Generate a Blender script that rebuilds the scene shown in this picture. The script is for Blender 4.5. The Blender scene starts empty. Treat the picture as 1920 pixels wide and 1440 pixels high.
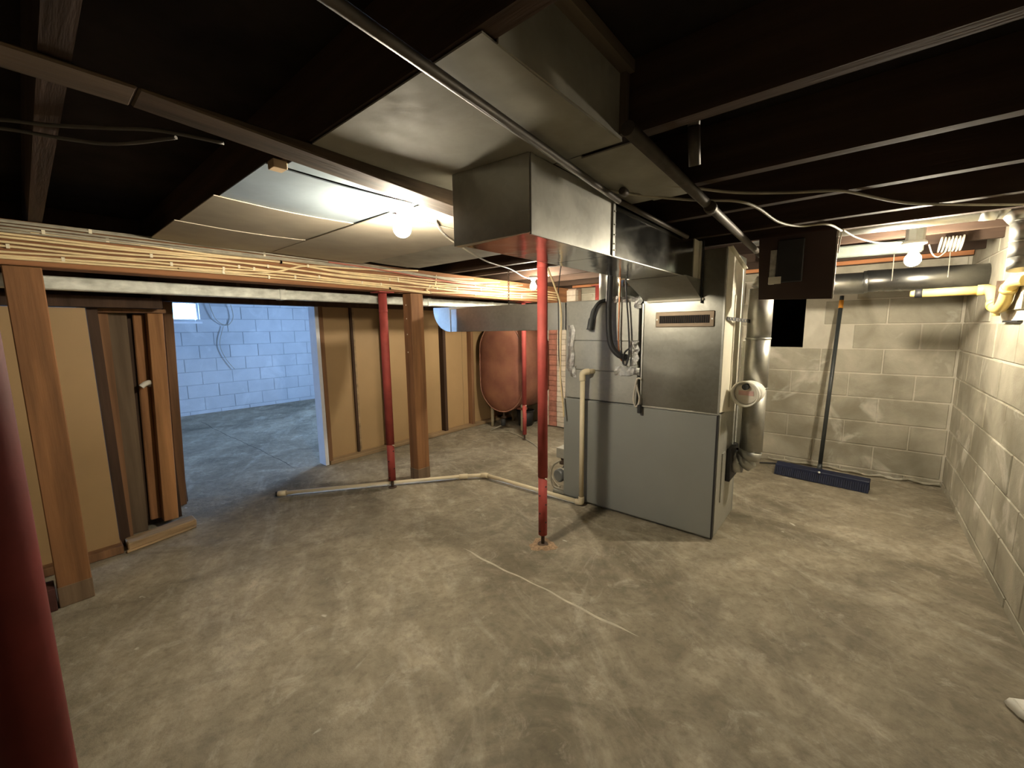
import bpy, bmesh, math, random
from mathutils import Vector, Matrix
random.seed(7)
S = bpy.context.scene
COL = S.collection
PI = math.pi

# ------------------------------------------------------------------ camera
F = 765.0
yaw, pitch, roll = math.radians(40.06), math.radians(7.72), math.radians(0.69)
fw = Vector((-math.sin(yaw)*math.cos(pitch), math.cos(yaw)*math.cos(pitch), -math.sin(pitch)))
rt = Vector((math.cos(yaw), math.sin(yaw), 0)); dn = fw.cross(rt)
r2 = rt*math.cos(roll) + dn*math.sin(roll); d2 = -rt*math.sin(roll) + dn*math.cos(roll)
cam = bpy.data.cameras.new('camera'); co = bpy.data.objects.new('camera', cam); COL.objects.link(co)
cam.sensor_fit = 'HORIZONTAL'; cam.sensor_width = 36; cam.lens = F/1920*36; cam.clip_start = 0.02
M = Matrix((r2, -d2, -fw)).transposed().to_4x4(); M.translation = Vector((0, 0, 1.4))
co.matrix_world = M
S.camera = co

# ------------------------------------------------------------------ daylight, exposure
W = bpy.data.worlds.new('sky'); S.world = W; W.use_nodes = True
bg = W.node_tree.nodes['Background']
bg.inputs['Color'].default_value = (0.40, 0.61, 1.0, 1); bg.inputs['Strength'].default_value = 50.0
S.view_settings.view_transform = 'Standard'; S.view_settings.look = 'None'
S.view_settings.gamma = 1.0; S.view_settings.use_curve_mapping = False
S.view_settings.exposure = 0.55
BULB_COL = (1.0, 0.885, 0.69)
BULB1, BULB2, BULB3 = 840.0, 860.0, 1150.0      # glow of the three bulbs

def portal(loc, rot, sx, sy):
    l = bpy.data.lights.new('window_portal', 'AREA'); l.shape = 'RECTANGLE'; l.size = sx; l.size_y = sy
    l.cycles.is_portal = True
    o = bpy.data.objects.new('window_portal', l); o.location = loc; o.rotation_euler = rot; COL.objects.link(o)

# ------------------------------------------------------------------ materials
MATS = {}
def nodes_of(m):
    m.use_nodes = True
    nt = m.node_tree; return nt, nt.nodes, nt.links, nt.nodes['Principled BSDF']
def mix(nt, fac, a, b, mode='MIX'):
    n = nt.nodes.new('ShaderNodeMix'); n.data_type = 'RGBA'; n.blend_type = mode
    for idx, v in ((0, fac), (6, a), (7, b)):
        if hasattr(v, 'is_output'): nt.links.new(v, n.inputs[idx])
        elif idx == 0: n.inputs[0].default_value = v
        else: n.inputs[idx].default_value = (*v, 1) if len(v) == 3 else v
    return n.outputs[2]
def noise(nt, vec, scale, detail=5, rough=.55, dist=0.0):
    n = nt.nodes.new('ShaderNodeTexNoise'); n.inputs['Scale'].default_value = scale
    n.inputs['Detail'].default_value = detail; n.inputs['Roughness'].default_value = rough
    n.inputs['Distortion'].default_value = dist
    nt.links.new(vec, n.inputs['Vector']); return n.outputs['Fac']
def ramp(nt, fac, lo, hi, a=0.0, b=1.0):
    n = nt.nodes.new('ShaderNodeMapRange'); n.inputs[1].default_value = lo; n.inputs[2].default_value = hi
    n.inputs[3].default_value = a; n.inputs[4].default_value = b; nt.links.new(fac, n.inputs[0]); return n.outputs[0]
def coords(nt, stretch=(1, 1, 1), world=False):
    mp = nt.nodes.new('ShaderNodeMapping'); mp.inputs['Scale'].default_value = stretch
    if world:
        g = nt.nodes.new('ShaderNodeNewGeometry'); nt.links.new(g.outputs['Position'], mp.inputs['Vector'])
    else:
        t = nt.nodes.new('ShaderNodeTexCoord'); nt.links.new(t.outputs['Object'], mp.inputs['Vector'])
    return mp.outputs['Vector']
def bump(nt, bsdf, h, strength=.2, dist=.01):
    b = nt.nodes.new('ShaderNodeBump'); b.inputs['Strength'].default_value = strength; b.inputs['Distance'].default_value = dist
    nt.links.new(h, b.inputs['Height']); nt.links.new(b.outputs[0], bsdf.inputs['Normal'])
def mat(name, c, rough=.7, metal=0., var=.25, scale=8., bmp=.15, stretch=(1, 1, 1), c2=None, rvar=0., rnd=.0, spec=.5, coat=0.):
    if name in MATS: return MATS[name]
    m = bpy.data.materials.new(name); nt, N, L, P = nodes_of(m)
    v = coords(nt, stretch)
    f = noise(nt, v, scale)
    lo = tuple(x*(1-var) for x in c); hi = c2 or tuple(min(1, x*(1+var)) for x in c)
    colr = mix(nt, ramp(nt, f, .3, .7), lo, hi)
    if rnd:
        oi = N.new('ShaderNodeObjectInfo'); h = N.new('ShaderNodeHueSaturation'); L.new(colr, h.inputs['Color'])
        L.new(ramp(nt, oi.outputs['Random'], 0, 1, 1-rnd, 1+rnd), h.inputs['Value']); colr = h.outputs[0]
    L.new(colr, P.inputs['Base Color'])
    P.inputs['Metallic'].default_value = metal; P.inputs['Specular IOR Level'].default_value = spec
    if rvar: L.new(ramp(nt, noise(nt, v, scale*2.3), .3, .7, rough-rvar, rough+rvar), P.inputs['Roughness'])
    else: P.inputs['Roughness'].default_value = rough
    if bmp: bump(nt, P, noise(nt, v, scale*5, 4), bmp, .004)
    MATS[name] = m; return m
def wood(name, c, axis, var=.35, rough=.75, rnd=.12, scale=10):
    st = [1., 1., 1.]; st['XYZ'.index(axis)] = .07
    return mat(name+'_'+axis, c, rough, 0, var, scale*1.6, .35, tuple(st), rnd=rnd, spec=.25)

def rotvec(nt, ang, stretch):
    r = nt.nodes.new('ShaderNodeMapping'); r.inputs['Rotation'].default_value = (0, 0, ang)
    g = nt.nodes.new('ShaderNodeNewGeometry'); nt.links.new(g.outputs['Position'], r.inputs['Vector'])
    m = nt.nodes.new('ShaderNodeMapping'); m.inputs['Scale'].default_value = stretch
    nt.links.new(r.outputs[0], m.inputs['Vector']); return m.outputs[0]
def floor_material():
    m = bpy.data.materials.new('stained_concrete'); nt, N, L, P = nodes_of(m)
    v = coords(nt, world=True)
    big = noise(nt, v, .75, 5, .6, .7); mid = noise(nt, v, 2.4, 8, .68, .9); fine = noise(nt, v, 30, 6, .65)
    c = mix(nt, ramp(nt, big, .34, .64), (.150, .128, .086), (.40, .345, .25))
    c = mix(nt, ramp(nt, mid, .46, .72, 0, .70), c, (.56, .495, .375))
    s1 = noise(nt, rotvec(nt, .5, (.9, 3.0, 1)), 1.3, 8, .68, 1.1); s2 = noise(nt, rotvec(nt, -.9, (.8, 2.6, 1)), 1.4, 8, .66, 1.3)
    c = mix(nt, ramp(nt, s1, .52, .74, 0, .55), c, (.66, .60, .48))
    c = mix(nt, ramp(nt, s2, .52, .74, 0, .55), c, (.115, .098, .070))
    s3 = noise(nt, rotvec(nt, 1.35, (1, 6, 1)), .9, 7, .72, 2.2)
    c = mix(nt, ramp(nt, s3, .61, .70, 0, .30), c, (.62, .57, .47))
    dk = noise(nt, v, 1.5, 4, .5, 1.0)
    c = mix(nt, ramp(nt, dk, .56, .74, 0, .5), c, (.15, .13, .093))
    gr = noise(nt, v, 11, 7, .7, .3)
    c = mix(nt, ramp(nt, gr, .40, .62, .30, 0), c, (.10, .085, .06))
    c = mix(nt, ramp(nt, noise(nt, v, 6.5, 8, .75, .6), .56, .72, 0, .45), c, (.68, .62, .50))
    c = mix(nt, ramp(nt, fine, .30, .50, .35, 0), c, (.10, .085, .06))
    pz = noise(nt, v, 9, 3, .5, .4)
    c = mix(nt, ramp(nt, pz, .73, .77, 0, .6), c, (.72, .68, .58))
    L.new(c, P.inputs['Base Color'])
    L.new(ramp(nt, mid, .3, .7, .60, .85), P.inputs['Roughness'])
    P.inputs['Specular IOR Level'].default_value = .3
    h = N.new('ShaderNodeMath'); h.operation = 'ADD'; L.new(fine, h.inputs[0]); L.new(mid, h.inputs[1])
    bump(nt, P, h.outputs[0], .30, .02)
    return m
def block_material(name, c, c2, dirt, light, rough=.9, rv=.09):
    m = bpy.data.materials.new(name); nt, N, L, P = nodes_of(m)
    v = coords(nt, world=True)
    a = noise(nt, v, 3.5, 6, .6, .5); g = noise(nt, v, 90, 3, .7); b = noise(nt, v, 1.3, 4, .5, .8)
    col = mix(nt, ramp(nt, a, .3, .7), c, c2)
    col = mix(nt, ramp(nt, b, .50, .68, 0, .75), col, dirt)
    col = mix(nt, ramp(nt, noise(nt, v, 2.4, 4, .6, 1.0), .58, .70, 0, .65), col, light)
    oi = N.new('ShaderNodeObjectInfo'); hs = N.new('ShaderNodeHueSaturation'); L.new(col, hs.inputs['Color'])
    L.new(ramp(nt, oi.outputs['Random'], 0, 1, 1-rv, 1+rv), hs.inputs['Value'])
    L.new(hs.outputs[0], P.inputs['Base Color']); P.inputs['Roughness'].default_value = rough
    P.inputs['Specular IOR Level'].default_value = .2
    bump(nt, P, g, .35, .006); return m
def galv(name, c, rough, rv, metal=1.0, stretch=(1, 1, 1)):
    m = bpy.data.materials.new(name); nt, N, L, P = nodes_of(m)
    v = coords(nt, stretch)
    vo = N.new('ShaderNodeTexVoronoi'); vo.inputs['Scale'].default_value = 55; L.new(v, vo.inputs['Vector'])
    hs = N.new('ShaderNodeSeparateColor'); L.new(vo.outputs['Color'], hs.inputs[0])
    a = noise(nt, v, 3.0, 4, .55, .4)
    col = mix(nt, ramp(nt, a, .3, .7), tuple(x*.78 for x in c), c)
    col = mix(nt, ramp(nt, hs.outputs[0], 0, 1, 0, .22), col, tuple(min(1, x*1.25) for x in c))
    L.new(col, P.inputs['Base Color']); P.inputs['Metallic'].default_value = metal
    L.new(ramp(nt, a, .3, .7, rough-rv, rough+rv), P.inputs['Roughness'])
    bump(nt, P, noise(nt, v, 5, 3), .12, .02); return m

M_FLOOR = floor_material()
M_BLOCK = block_material('grey_block', (.30, .278, .214), (.49, .455, .362), (.205, .183, .132), (.68, .65, .56))
M_MORTAR = block_material('mortar', (.52, .485, .39), (.66, .62, .52), (.36, .32, .24), (.74, .71, .62))
M_WBLOCK = block_material('white_painted_block', (.47, .485, .50), (.53, .545, .56), (.42, .435, .45), (.58, .595, .61), .7, .04)
M_WMORT = block_material('white_painted_mortar', (.38, .395, .41), (.46, .475, .49), (.28, .295, .31), (.52, .535, .55), .8)
M_GALV = galv('galvanized_sheet', (.54, .54, .50), .36, .07, .88)
M_GALVB = galv('bright_galvanized_sheet', (.60, .60, .56), .13, .05)
M_GALVD = galv('dull_galvanized_sheet', (.47, .47, .42), .48, .06, .55)
M_PIPE = galv('spangled_pipe', (.50, .50, .47), .38, .08, .8)
M_CAB = mat('grey_enamel', (.25, .258, .24), .42, 0, .05, 3, .02, rvar=.05)
M_CAB2 = mat('dark_gap', (.02, .02, .02), .8, 0, .1)
M_TIN = mat('blue_grey_tin', (.30, .36, .40), .45, .3, .12, 4, .15, rvar=.08)
M_TAN = mat('grey_tan_board', (.34, .295, .225), .75, 0, .12, 5, .1)
M_TAN2 = mat('weathered_tin', (.30, .285, .24), .78, .15, .18, 6, .15, rvar=.08, spec=.25)
M_PANEL = mat('hardboard_panel', (.40, .262, .125), .62, 0, .10, 1.5, .05)
M_DRY = mat('white_casing', (.72, .74, .78), .7, 0, .06, 6, .05)
M_RED = mat('red_paint', (.34, .062, .052), .62, 0, .2, 9, .08, rvar=.06, spec=.25)
M_RUST = mat('rusty_steel', (.10, .065, .045), .8, .3, .4, 30, .3)
M_BLACK = mat('black_rubber', (.018, .018, .02), .55, 0, .2)
M_IRON = mat('dark_iron_pipe', (.085, .072, .060), .5, .5, .2, 20, .1)
M_PVC = mat('aged_cream_pvc', (.74, .64, .44), .45, 0, .08, 5, .02)
M_YEL = mat('yellowed_pvc', (.80, .60, .20), .35, 0, .06, 5, .02)
M_WHITE = mat('white_enamel', (.80, .78, .70), .4, 0, .05, 5, .02)
M_RAIL = mat('flaked_white_metal', (.72, .74, .64), .55, 0, .35, 24, .2, stretch=(1, .5, 1), c2=(.86, .88, .80))
M_CABLE = mat('cream_cable', (.78, .62, .36), .5, 0, .15, 12, .02)
M_CABLEG = mat('grey_cable', (.34, .31, .24), .55, 0, .25, 12, .02)
M_CABLED = mat('dark_cable', (.09, .08, .07), .6)
M_CABLEW = mat('white_cable', (.50, .46, .38), .5, 0, .1, 12, .02)
M_CABLER = mat('red_brown_cable', (.42, .13, .09), .5, 0, .15, 12, .02)
M_STAPLE = mat('pale_staple', (.78, .70, .52), .5, 0, .05)
M_COPPER = mat('copper', (.55, .24, .13), .35, 1., .15, 20)
M_TANK = mat('oxblood_paint', (.24, .085, .062), .5, 0, .25, 4, .12, rvar=.1, c2=(.33, .145, .085))
M_BRICK = mat('rough_red_brick', (.40, .17, .12), .9, 0, .25, 14, .4, rnd=.15)
M_CHIM = mat('whitewashed_brick', (.66, .58, .47), .9, 0, .15, 14, .35, rnd=.1)
M_NAVY = mat('navy_bristle', (.006, .010, .034), .7, 0, .35, 60, .4, stretch=(1, 1, .1))
M_HANDLE = mat('charcoal_handle', (.035, .04, .04), .4, 0, .1)
M_ORANGE = mat('orange_band', (.85, .36, .04), .5, 0, .05)
M_BROWNB = mat('dark_brown_board', (.05, .028, .022), .6, 0, .15, 4, .05)
M_FOIL = mat('crinkled_foil_tape', (.55, .55, .53), .30, 1., .25, 40, 1.0)
M_BRONZE = mat('bronze_enamel', (.20, .15, .10), .4, .5, .1, 10)
M_CREAM = mat('cream_sheet', (.70, .66, .54), .5, 0, .08, 5, .03)
M_SUB = mat('shade_dark_subfloor', (.022, .017, .014), .9, 0, .3, 6, .1, spec=.1)  # near-black: shade between the joists put into the board colour
M_GLASS = bpy.data.materials.new('window_glass')
nt, N, L, P = nodes_of(M_GLASS)
tr = N.new('ShaderNodeBsdfTransparent'); tr.inputs[0].default_value = (.93, .97, 1, 1); gl = N.new('ShaderNodeBsdfGlossy')
gl.inputs['Roughness'].default_value = .05; mx = N.new('ShaderNodeMixShader'); mx.inputs[0].default_value = .06
L.new(tr.outputs[0], mx.inputs[1]); L.new(gl.outputs[0], mx.inputs[2]); L.new(mx.outputs[0], N['Material Output'].inputs[0])
def emit(name, s):
    m = bpy.data.materials.new(name); nt, N, L, P = nodes_of(m)
    P.inputs['Base Color'].default_value = (.9, .85, .75, 1)
    P.inputs['Emission Color'].default_value = (*BULB_COL, 1); P.inputs['Emission Strength'].default_value = s
    return m

# ------------------------------------------------------------------ mesh helpers (all in world metres)
class B:
    def __init__(s): s.v = []; s.f = []
    def add(s, vs, fs):
        o = len(s.v); s.v += [Vector(v) for v in vs]; s.f += [tuple(i+o for i in f) for f in fs]; return s
    def hexa(s, p):      # 8 points: bottom 4 ccw, top 4 ccw
        return s.add(p, [(3, 2, 1, 0), (4, 5, 6, 7), (0, 1, 5, 4), (1, 2, 6, 5), (2, 3, 7, 6), (3, 0, 4, 7)])
    def box(s, x0, x1, y0, y1, z0, z1):
        x0, x1 = sorted((x0, x1)); y0, y1 = sorted((y0, y1)); z0, z1 = sorted((z0, z1))
        return s.hexa([(x0, y0, z0), (x1, y0, z0), (x1, y1, z0), (x0, y1, z0), (x0, y0, z1), (x1, y0, z1), (x1, y1, z1), (x0, y1, z1)])
    def bar(s, p0, p1, w, h):     # rectangular bar, w across, h along up
        p0, p1 = Vector(p0), Vector(p1); d = (p1-p0).normalized(); up = Vector((0, 0, 1))
        if abs(d.z) > .95: up = Vector((0, 1, 0))
        a = d.cross(up).normalized()*w/2; u = a.cross(d).normalized()*h/2
        return s.hexa([p0-a-u, p0+a-u, p0+a+u, p0-a+u, p1-a-u, p1+a-u, p1+a+u, p1-a+u])
    def tube(s, pts, r, n=10, cap=True):
        pts = [Vector(p) for p in pts]; rs = r if isinstance(r, (list, tuple)) else [r]*len(pts)
        o = len(s.v); ref = None
        for i, p in enumerate(pts):
            d = (pts[min(i+1, len(pts)-1)] - pts[max(i-1, 0)])
            if d.length < 1e-9: d = Vector((0, 0, 1))
            d.normalize()
            if ref is None:
                ref = d.orthogonal().normalized()
            ref = (ref - d*ref.dot(d)); ref = ref.normalized() if ref.length > 1e-6 else d.orthogonal().normalized()
            q = d.cross(ref)
            for k in range(n):
                a = 2*PI*k/n; s.v.append(p + (ref*math.cos(a) + q*math.sin(a))*rs[i])
        for i in range(len(pts)-1):
            for k in range(n):
                a, b = o+i*n+k, o+i*n+(k+1) % n
                s.f.append((a, b, b+n, a+n))
        if cap:
            s.f.append(tuple(o+k for k in range(n))[::-1]); e = o+(len(pts)-1)*n; s.f.append(tuple(e+k for k in range(n)))
        return s
    def cyl(s, p0, p1, r, n=20): return s.tube([p0, p1], r, n)
    def prism(s, poly, vec):      # polygon (3d points) extruded by vec
        n = len(poly); vec = Vector(vec); P0 = [Vector(p) for p in poly]
        return s.add(P0 + [p+vec for p in P0], [tuple(range(n))[::-1], tuple(range(n, 2*n))] + [(k, (k+1) % n, n+(k+1) % n, n+k) for k in range(n)])
    def lathe(s, c, prof, n=20):  # prof: (r, z)
        return s.tube([(c[0], c[1], c[2]+z) for r, z in prof], [max(r, 1e-4) for r, z in prof], n)
def smooth_path(pts, k=6):        # Catmull-Rom
    pts = [Vector(p) for p in pts]; out = []
    for i in range(len(pts)-1):
        p0, p1, p2, p3 = pts[max(i-1, 0)], pts[i], pts[i+1], pts[min(i+2, len(pts)-1)]
        for j in range(k):
            t = j/k; out.append(.5*((2*p1) + (-p0+p2)*t + (2*p0-5*p1+4*p2-p3)*t*t + (-p0+3*p1-3*p2+p3)*t**3))
    out.append(pts[-1]); return out
def obj(name, b, m, parent=None, origin=None, smooth=False, bevel=0.):
    if origin is None:
        if parent is not None: origin = parent_origin(parent)
        else:
            lo = [min(v[i] for v in b.v) for i in range(3)]; hi = [max(v[i] for v in b.v) for i in range(3)]
            origin = Vector(((lo[0]+hi[0])/2, (lo[1]+hi[1])/2, lo[2]))
    origin = Vector(origin)
    me = bpy.data.meshes.new(name); me.from_pydata([tuple(v-origin) for v in b.v], [], b.f)
    bm = bmesh.new(); bm.from_mesh(me); bmesh.ops.recalc_face_normals(bm, faces=bm.faces)
    if bevel: bmesh.ops.bevel(bm, geom=list(bm.edges), offset=bevel, segments=1, affect='EDGES', profile=.5)
    bm.to_mesh(me); bm.free()
    if smooth:
        for p in me.polygons: p.use_smooth = len(p.vertices) <= 4
    if m: me.materials.append(m)
    o = bpy.data.objects.new(name, me); COL.objects.link(o)
    if parent is not None:
        o.parent = parent; o.location = origin - parent_origin(parent)
    else: o.location = origin
    return o
def parent_origin(o):
    v = Vector(o.location)
    while o.parent is not None: o = o.parent; v += Vector(o.location)
    return v
def tag(o, label=None, cat=None, group=None, kind=None):
    for k, v in (('label', label), ('category', cat), ('group', group), ('kind', kind)):
        if v: o[k] = v
    return o
def thing(name, label, cat, loc, group=None):
    o = bpy.data.objects.new(name, None); COL.objects.link(o); o.location = loc; o.empty_display_size = .05
    return tag(o, label, cat, group)
def struct(name, b, m, label, **k): return tag(obj(name, b, m, **k), label=label, kind='structure')
def copies(src, places, parent):
    for p in places:
        c = src.copy(); COL.objects.link(c); c.parent = parent; c.location = Vector(p) - parent_origin(parent)

# ------------------------------------------------------------------ room shell
XR, YB, XF, YF = .66, 4.95, -8.60, -3.0       # right wall, back wall, far room wall, wall behind the camera
ZJ, ZC = 1.93, 2.12                            # joist undersides, subfloor
fl = B()
nx, ny = 60, 52
for i in range(nx+1):
    for j in range(ny+1):
        x = XF-.2 + (XR+.2-XF+.2)*i/nx; y = YF-.2 + (YB+.2-YF+.2)*j/ny
        fl.v.append(Vector((x, y, -.004+.004*math.sin(1.7*x+2.1*y)*math.sin(1.1*y-.7*x))))
for i in range(nx):
    for j in range(ny):
        a = i*(ny+1)+j; fl.f.append((a, a+ny+1, a+ny+2, a+1))
floor = struct('floor', fl, M_FLOOR, 'stained tan concrete basement slab with pale swirls and hairline cracks', origin=(0, 0, 0))

CH, BL, G = .2245, .45, .010                   # block course height, length, joint
JZ0 = .055                                     # first bed joint
def unit_block(m, axis, length, name='block'):
    b = B()
    if axis == 'Y': b.box(-.03, .03, G/2, length-G/2, G/2, CH-G/2)
    else: b.box(G/2, length-G/2, -.03, .03, G/2, CH-G/2)
    me = bpy.data.meshes.new(name); me.from_pydata([tuple(v) for v in b.v], [], b.f)
    bm = bmesh.new(); bm.from_mesh(me); bmesh.ops.recalc_face_normals(bm, faces=bm.faces)
    bmesh.ops.bevel(bm, geom=list(bm.edges), offset=.004, segments=1, affect='EDGES', profile=.5); bm.to_mesh(me); bm.free()
    me.materials.append(m); return me
def lay_blocks(wall, m, axis, plane, a0, a1, z0, z1, off, skip=None, phase=0):
    cache = {}
    wo = parent_origin(wall); r = -1; z = JZ0 - CH
    while z < z1 - .03:
        zz = max(z, z0); shift = off + (BL/2 if (r+phase) % 2 else 0)
        k = math.floor((a0-shift)/BL); x = shift + k*BL
        while x < a1 - .02:
            s, e = max(x, a0), min(x+BL, a1)
            if e - s > .04 and not (skip and skip(s, e, z, z+CH)):
                key = round(e-s, 3)
                if key not in cache: cache[key] = unit_block(m, axis, e-s)
                o = bpy.data.objects.new('block', cache[key]); COL.objects.link(o); o.parent = wall
                j = random.uniform(-.003, .002)
                p = (plane+j, s, z) if axis == 'Y' else (s, plane+j, z)
                o.location = Vector(p) - wo
            x += BL
        z += CH; r += 1
# right wall
wr = struct('wall_right', B().box(XR+.008, XR+.2, YF-.2, YB+.2, -.05, ZC), M_MORTAR, 'grey concrete block wall on the right with scraped mortar joints')
lay_blocks(wr, M_BLOCK, 'Y', XR+.032, -1.3, YB, 0, ZJ, .05, skip=lambda s, e, a, b: b > 1.42 and a < 1.47 and e > 3.40 and s < 3.70)
# back wall with a crawl-space opening
HX0, HX1, HZ0, HZ1 = -.715, -.40, 1.178, 1.93
WIN3 = (-6.75, -5.35, .85, 1.88)
bb = B().box(XF-.2, WIN3[0], YB+.008, YB+.2, -.05, ZC).box(WIN3[1], HX0, YB+.008, YB+.2, -.05, ZC)
bb.box(WIN3[0], WIN3[1], YB+.008, YB+.2, -.05, WIN3[2]).box(WIN3[0], WIN3[1], YB+.008, YB+.2, WIN3[3], ZC)
bb.box(HX1, XR+.2, YB+.008, YB+.2, -.05, ZC)
bb.box(HX0, HX1, YB+.008, YB+.2, -.05, HZ0).box(HX0, HX1, YB+.008, YB+.2, HZ1, ZC)
wb = struct('wall_back', bb, M_MORTAR, 'stained grey concrete block wall behind the push broom')
lay_blocks(wb, M_BLOCK, 'X', YB+.032, -3.0, XR, 0, ZJ, .20-BL, skip=lambda s, e, a, b: b > HZ0+.03 and e > HX0+.02 and s < HX1-.02)
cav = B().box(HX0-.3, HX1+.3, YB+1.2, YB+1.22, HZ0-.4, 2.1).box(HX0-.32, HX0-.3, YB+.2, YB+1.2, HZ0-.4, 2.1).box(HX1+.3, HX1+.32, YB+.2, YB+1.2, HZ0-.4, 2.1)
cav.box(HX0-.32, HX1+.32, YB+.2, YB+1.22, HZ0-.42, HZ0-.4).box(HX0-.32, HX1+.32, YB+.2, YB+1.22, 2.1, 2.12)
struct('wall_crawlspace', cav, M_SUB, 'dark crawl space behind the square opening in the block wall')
# wall behind the camera, and the far room's outer walls with windows
struct('wall_front', B().box(-4.3, XR+.2, YF-.2, YF, -.05, ZC), M_BLOCK, 'grey block wall behind the viewer')
WIN1 = (1.60, 1.985, 1.585, 1.915)             # y0 y1 z0 z1 on the far wall
x0, x1 = XF-.2, XF-.008
wf = B().box(x0, x1, YF-.2, WIN1[0], -.05, ZC).box(x0, x1, WIN1[1], YB+.2, -.05, ZC)
wf.box(x0, x1, WIN1[0], WIN1[1], -.05, WIN1[2]).box(x0, x1, WIN1[0], WIN1[1], WIN1[3], ZC)
wfo = struct('wall_left', wf, M_WMORT, 'white painted block wall of the far room lit by daylight')
lay_blocks(wfo, M_WBLOCK, 'Y', XF-.032, 1.0, 4.6, 0, ZJ, .12, skip=lambda s, e, a, b: b > WIN1[2]+.06 and e > WIN1[0]+.02 and s < WIN1[1]-.02)
# far room front wall with a window
WIN2 = (-7.3, -6.2, 1.15, 1.90)
b = B().box(XF-.2, WIN2[0], YF-.2, YF, -.05, ZC).box(WIN2[1], -4.3, YF-.2, YF, -.05, ZC)
b.box(WIN2[0], WIN2[1], YF-.2, YF, -.05, WIN2[2]).box(WIN2[0], WIN2[1], YF-.2, YF, WIN2[3], ZC)
struct('wall_far_room', b, M_WBLOCK, 'white painted block wall at the near end of the far room')
def window(n, axis, plane, a0, a1, z0, z1, label):
    w = thing('window_%d' % n, label, None, ((plane, (a0+a1)/2, z0) if axis == 'Y' else ((a0+a1)/2, plane, z0))); w['kind'] = 'structure'
    t = .03
    def bx(u0, u1, v0, v1, d0, d1):
        return B().box(plane+d0, plane+d1, u0, u1, v0, v1) if axis == 'Y' else B().box(u0, u1, plane+d0, plane+d1, v0, v1)
    for a in ((a0, a1, z0, z0+t), (a0, a1, z1-t, z1), (a0, a0+t, z0+t, z1-t), (a1-t, a1, z0+t, z1-t)):
        obj('window_frame', bx(*a, -.03, .03), M_DRY, w)
    obj('window_pane', bx(a0+t, a1-t, z0+t, z1-t, -.003, .003), M_GLASS, w)
    obj('window_sill', bx(a0-.02, a1+.02, z0-.035, z0-.002, -.02, .13), M_DRY, w)
window(1, 'Y', XF-.10, *WIN1, 'small bright basement window high on the far white wall')
window(2, 'X', YF-.12, *WIN2, 'wide basement window at the near end of the far room')
window(3, 'X', YB+.10, *WIN3, 'wide daylight window in the back wall of the far room')
portal(((WIN3[0]+WIN3[1])/2, YB+.16, (WIN3[2]+WIN3[3])/2), (-PI/2, 0, 0), 1.4, 1.03)
portal((XF-.16, (WIN1[0]+WIN1[1])/2, (WIN1[2]+WIN1[3])/2), (0, -PI/2, 0), .33, .38)
portal(((WIN2[0]+WIN2[1])/2, YF-.17, (WIN2[2]+WIN2[3])/2), (PI/2, 0, 0), 1.1, .75)

# ceiling: subfloor and joists
ce = struct('ceiling', B().box(XF-.2, XR+.2, YF-.2, YB+.2, ZC, ZC+.05), M_SUB, 'dark open joist ceiling under shade-darkened floorboards')
M_JOIST = wood('shade_dark_joist', (.050, .030, .020), 'X', .4)  # old brown wood with the ceiling's shade put into its colour
JOISTS = [-2.5, -1.98, -1.46, -.94, -.42, .10, .60, 1.17, 1.70, 2.19, 2.70, 3.03, 3.56, 4.02, 4.50, 4.90]
jb = B().box(XF, XR, -.022, .022, 0, ZC-ZJ)
j0 = obj('joist', B().box(XF, XR, JOISTS[0]-.022, JOISTS[0]+.022, ZJ, ZC-.001), M_JOIST, ce)
for y in JOISTS[1:]:
    c = j0.copy(); COL.objects.link(c); c.parent = ce; c.location.y += y-JOISTS[0]

# ------------------------------------------------------------------ left partition
M_STUD = wood('brown_stud', (.21, .11, .055), 'Z'); M_DSTUD = wood('dark_stud', (.060, .034, .021), 'Z')
M_PLATE = wood('worn_plate', (.36, .25, .14), 'Y'); M_PINE = wood('orange_pine', (.36, .18, .075), 'Z')
M_BEAM = wood('orange_beam', (.25, .115, .052), 'Y', .4)
XP = -4.20
pt = struct('wall_partition', B().box(XP-.11, XP-.075, .60, .66, 0, ZJ-.005), M_DSTUD, 'stud partition with tan hardboard panels and a wide doorway')
for y0, y1 in ((1.975, 2.345), (2.352, 3.15), (3.157, 3.95), (3.957, YB)):
    obj('hardboard_panel', B().box(XP-.05, XP-.035, y0, y1, .04, 1.646), M_PANEL, pt)
for y, w, m in ((1.955, .04, M_STUD), (2.31, .022, M_DSTUD), (2.335, .02, M_PLATE), (2.70, .03, M_DSTUD), (3.56, .045, M_DSTUD), (4.07, .045, M_STUD), (4.55, .045, M_STUD)):  # fourth entry is the red jack post's cast shadow, built as a dark strip
    obj('stud', B().box(XP-.035, XP+.05 if w > .025 else XP-.01, y-w/2, y+w/2, .04, 1.645), m, pt)
obj('bottom_plate', B().box(XP-.06, XP+.06, 1.945, YB, 0, .038), M_PLATE, pt, bevel=.003)
obj('top_plate', B().box(XP-.06, XP+.05, .60, YB, 1.645, 1.72), M_DSTUD, pt)
obj('header_board', B().box(XP-.03, XP, .60, YB, 1.722, ZJ-.002), M_DSTUD, pt)
obj('jamb', B().hexa([(XP-.06, .665, 0), (XP+.08, .665, 0), (XP+.08, .722, 0), (XP-.06, .722, 0), (XP-.06, .725, 1.64), (XP+.08, .725, 1.64), (XP+.08, .785, 1.64), (XP-.06, .785, 1.64)]), M_STUD, pt, bevel=.003)
obj('jamb_back', B().box(XP-.05, XP+.02, .60, .74, 0, 1.64), M_DSTUD, pt)
tr1 = struct('trim_1', B().box(XP-.09, XP+.05, 1.895, 1.932, 0, 1.64), M_DRY, 'white casing on the right edge of the doorway', bevel=.002)
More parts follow.
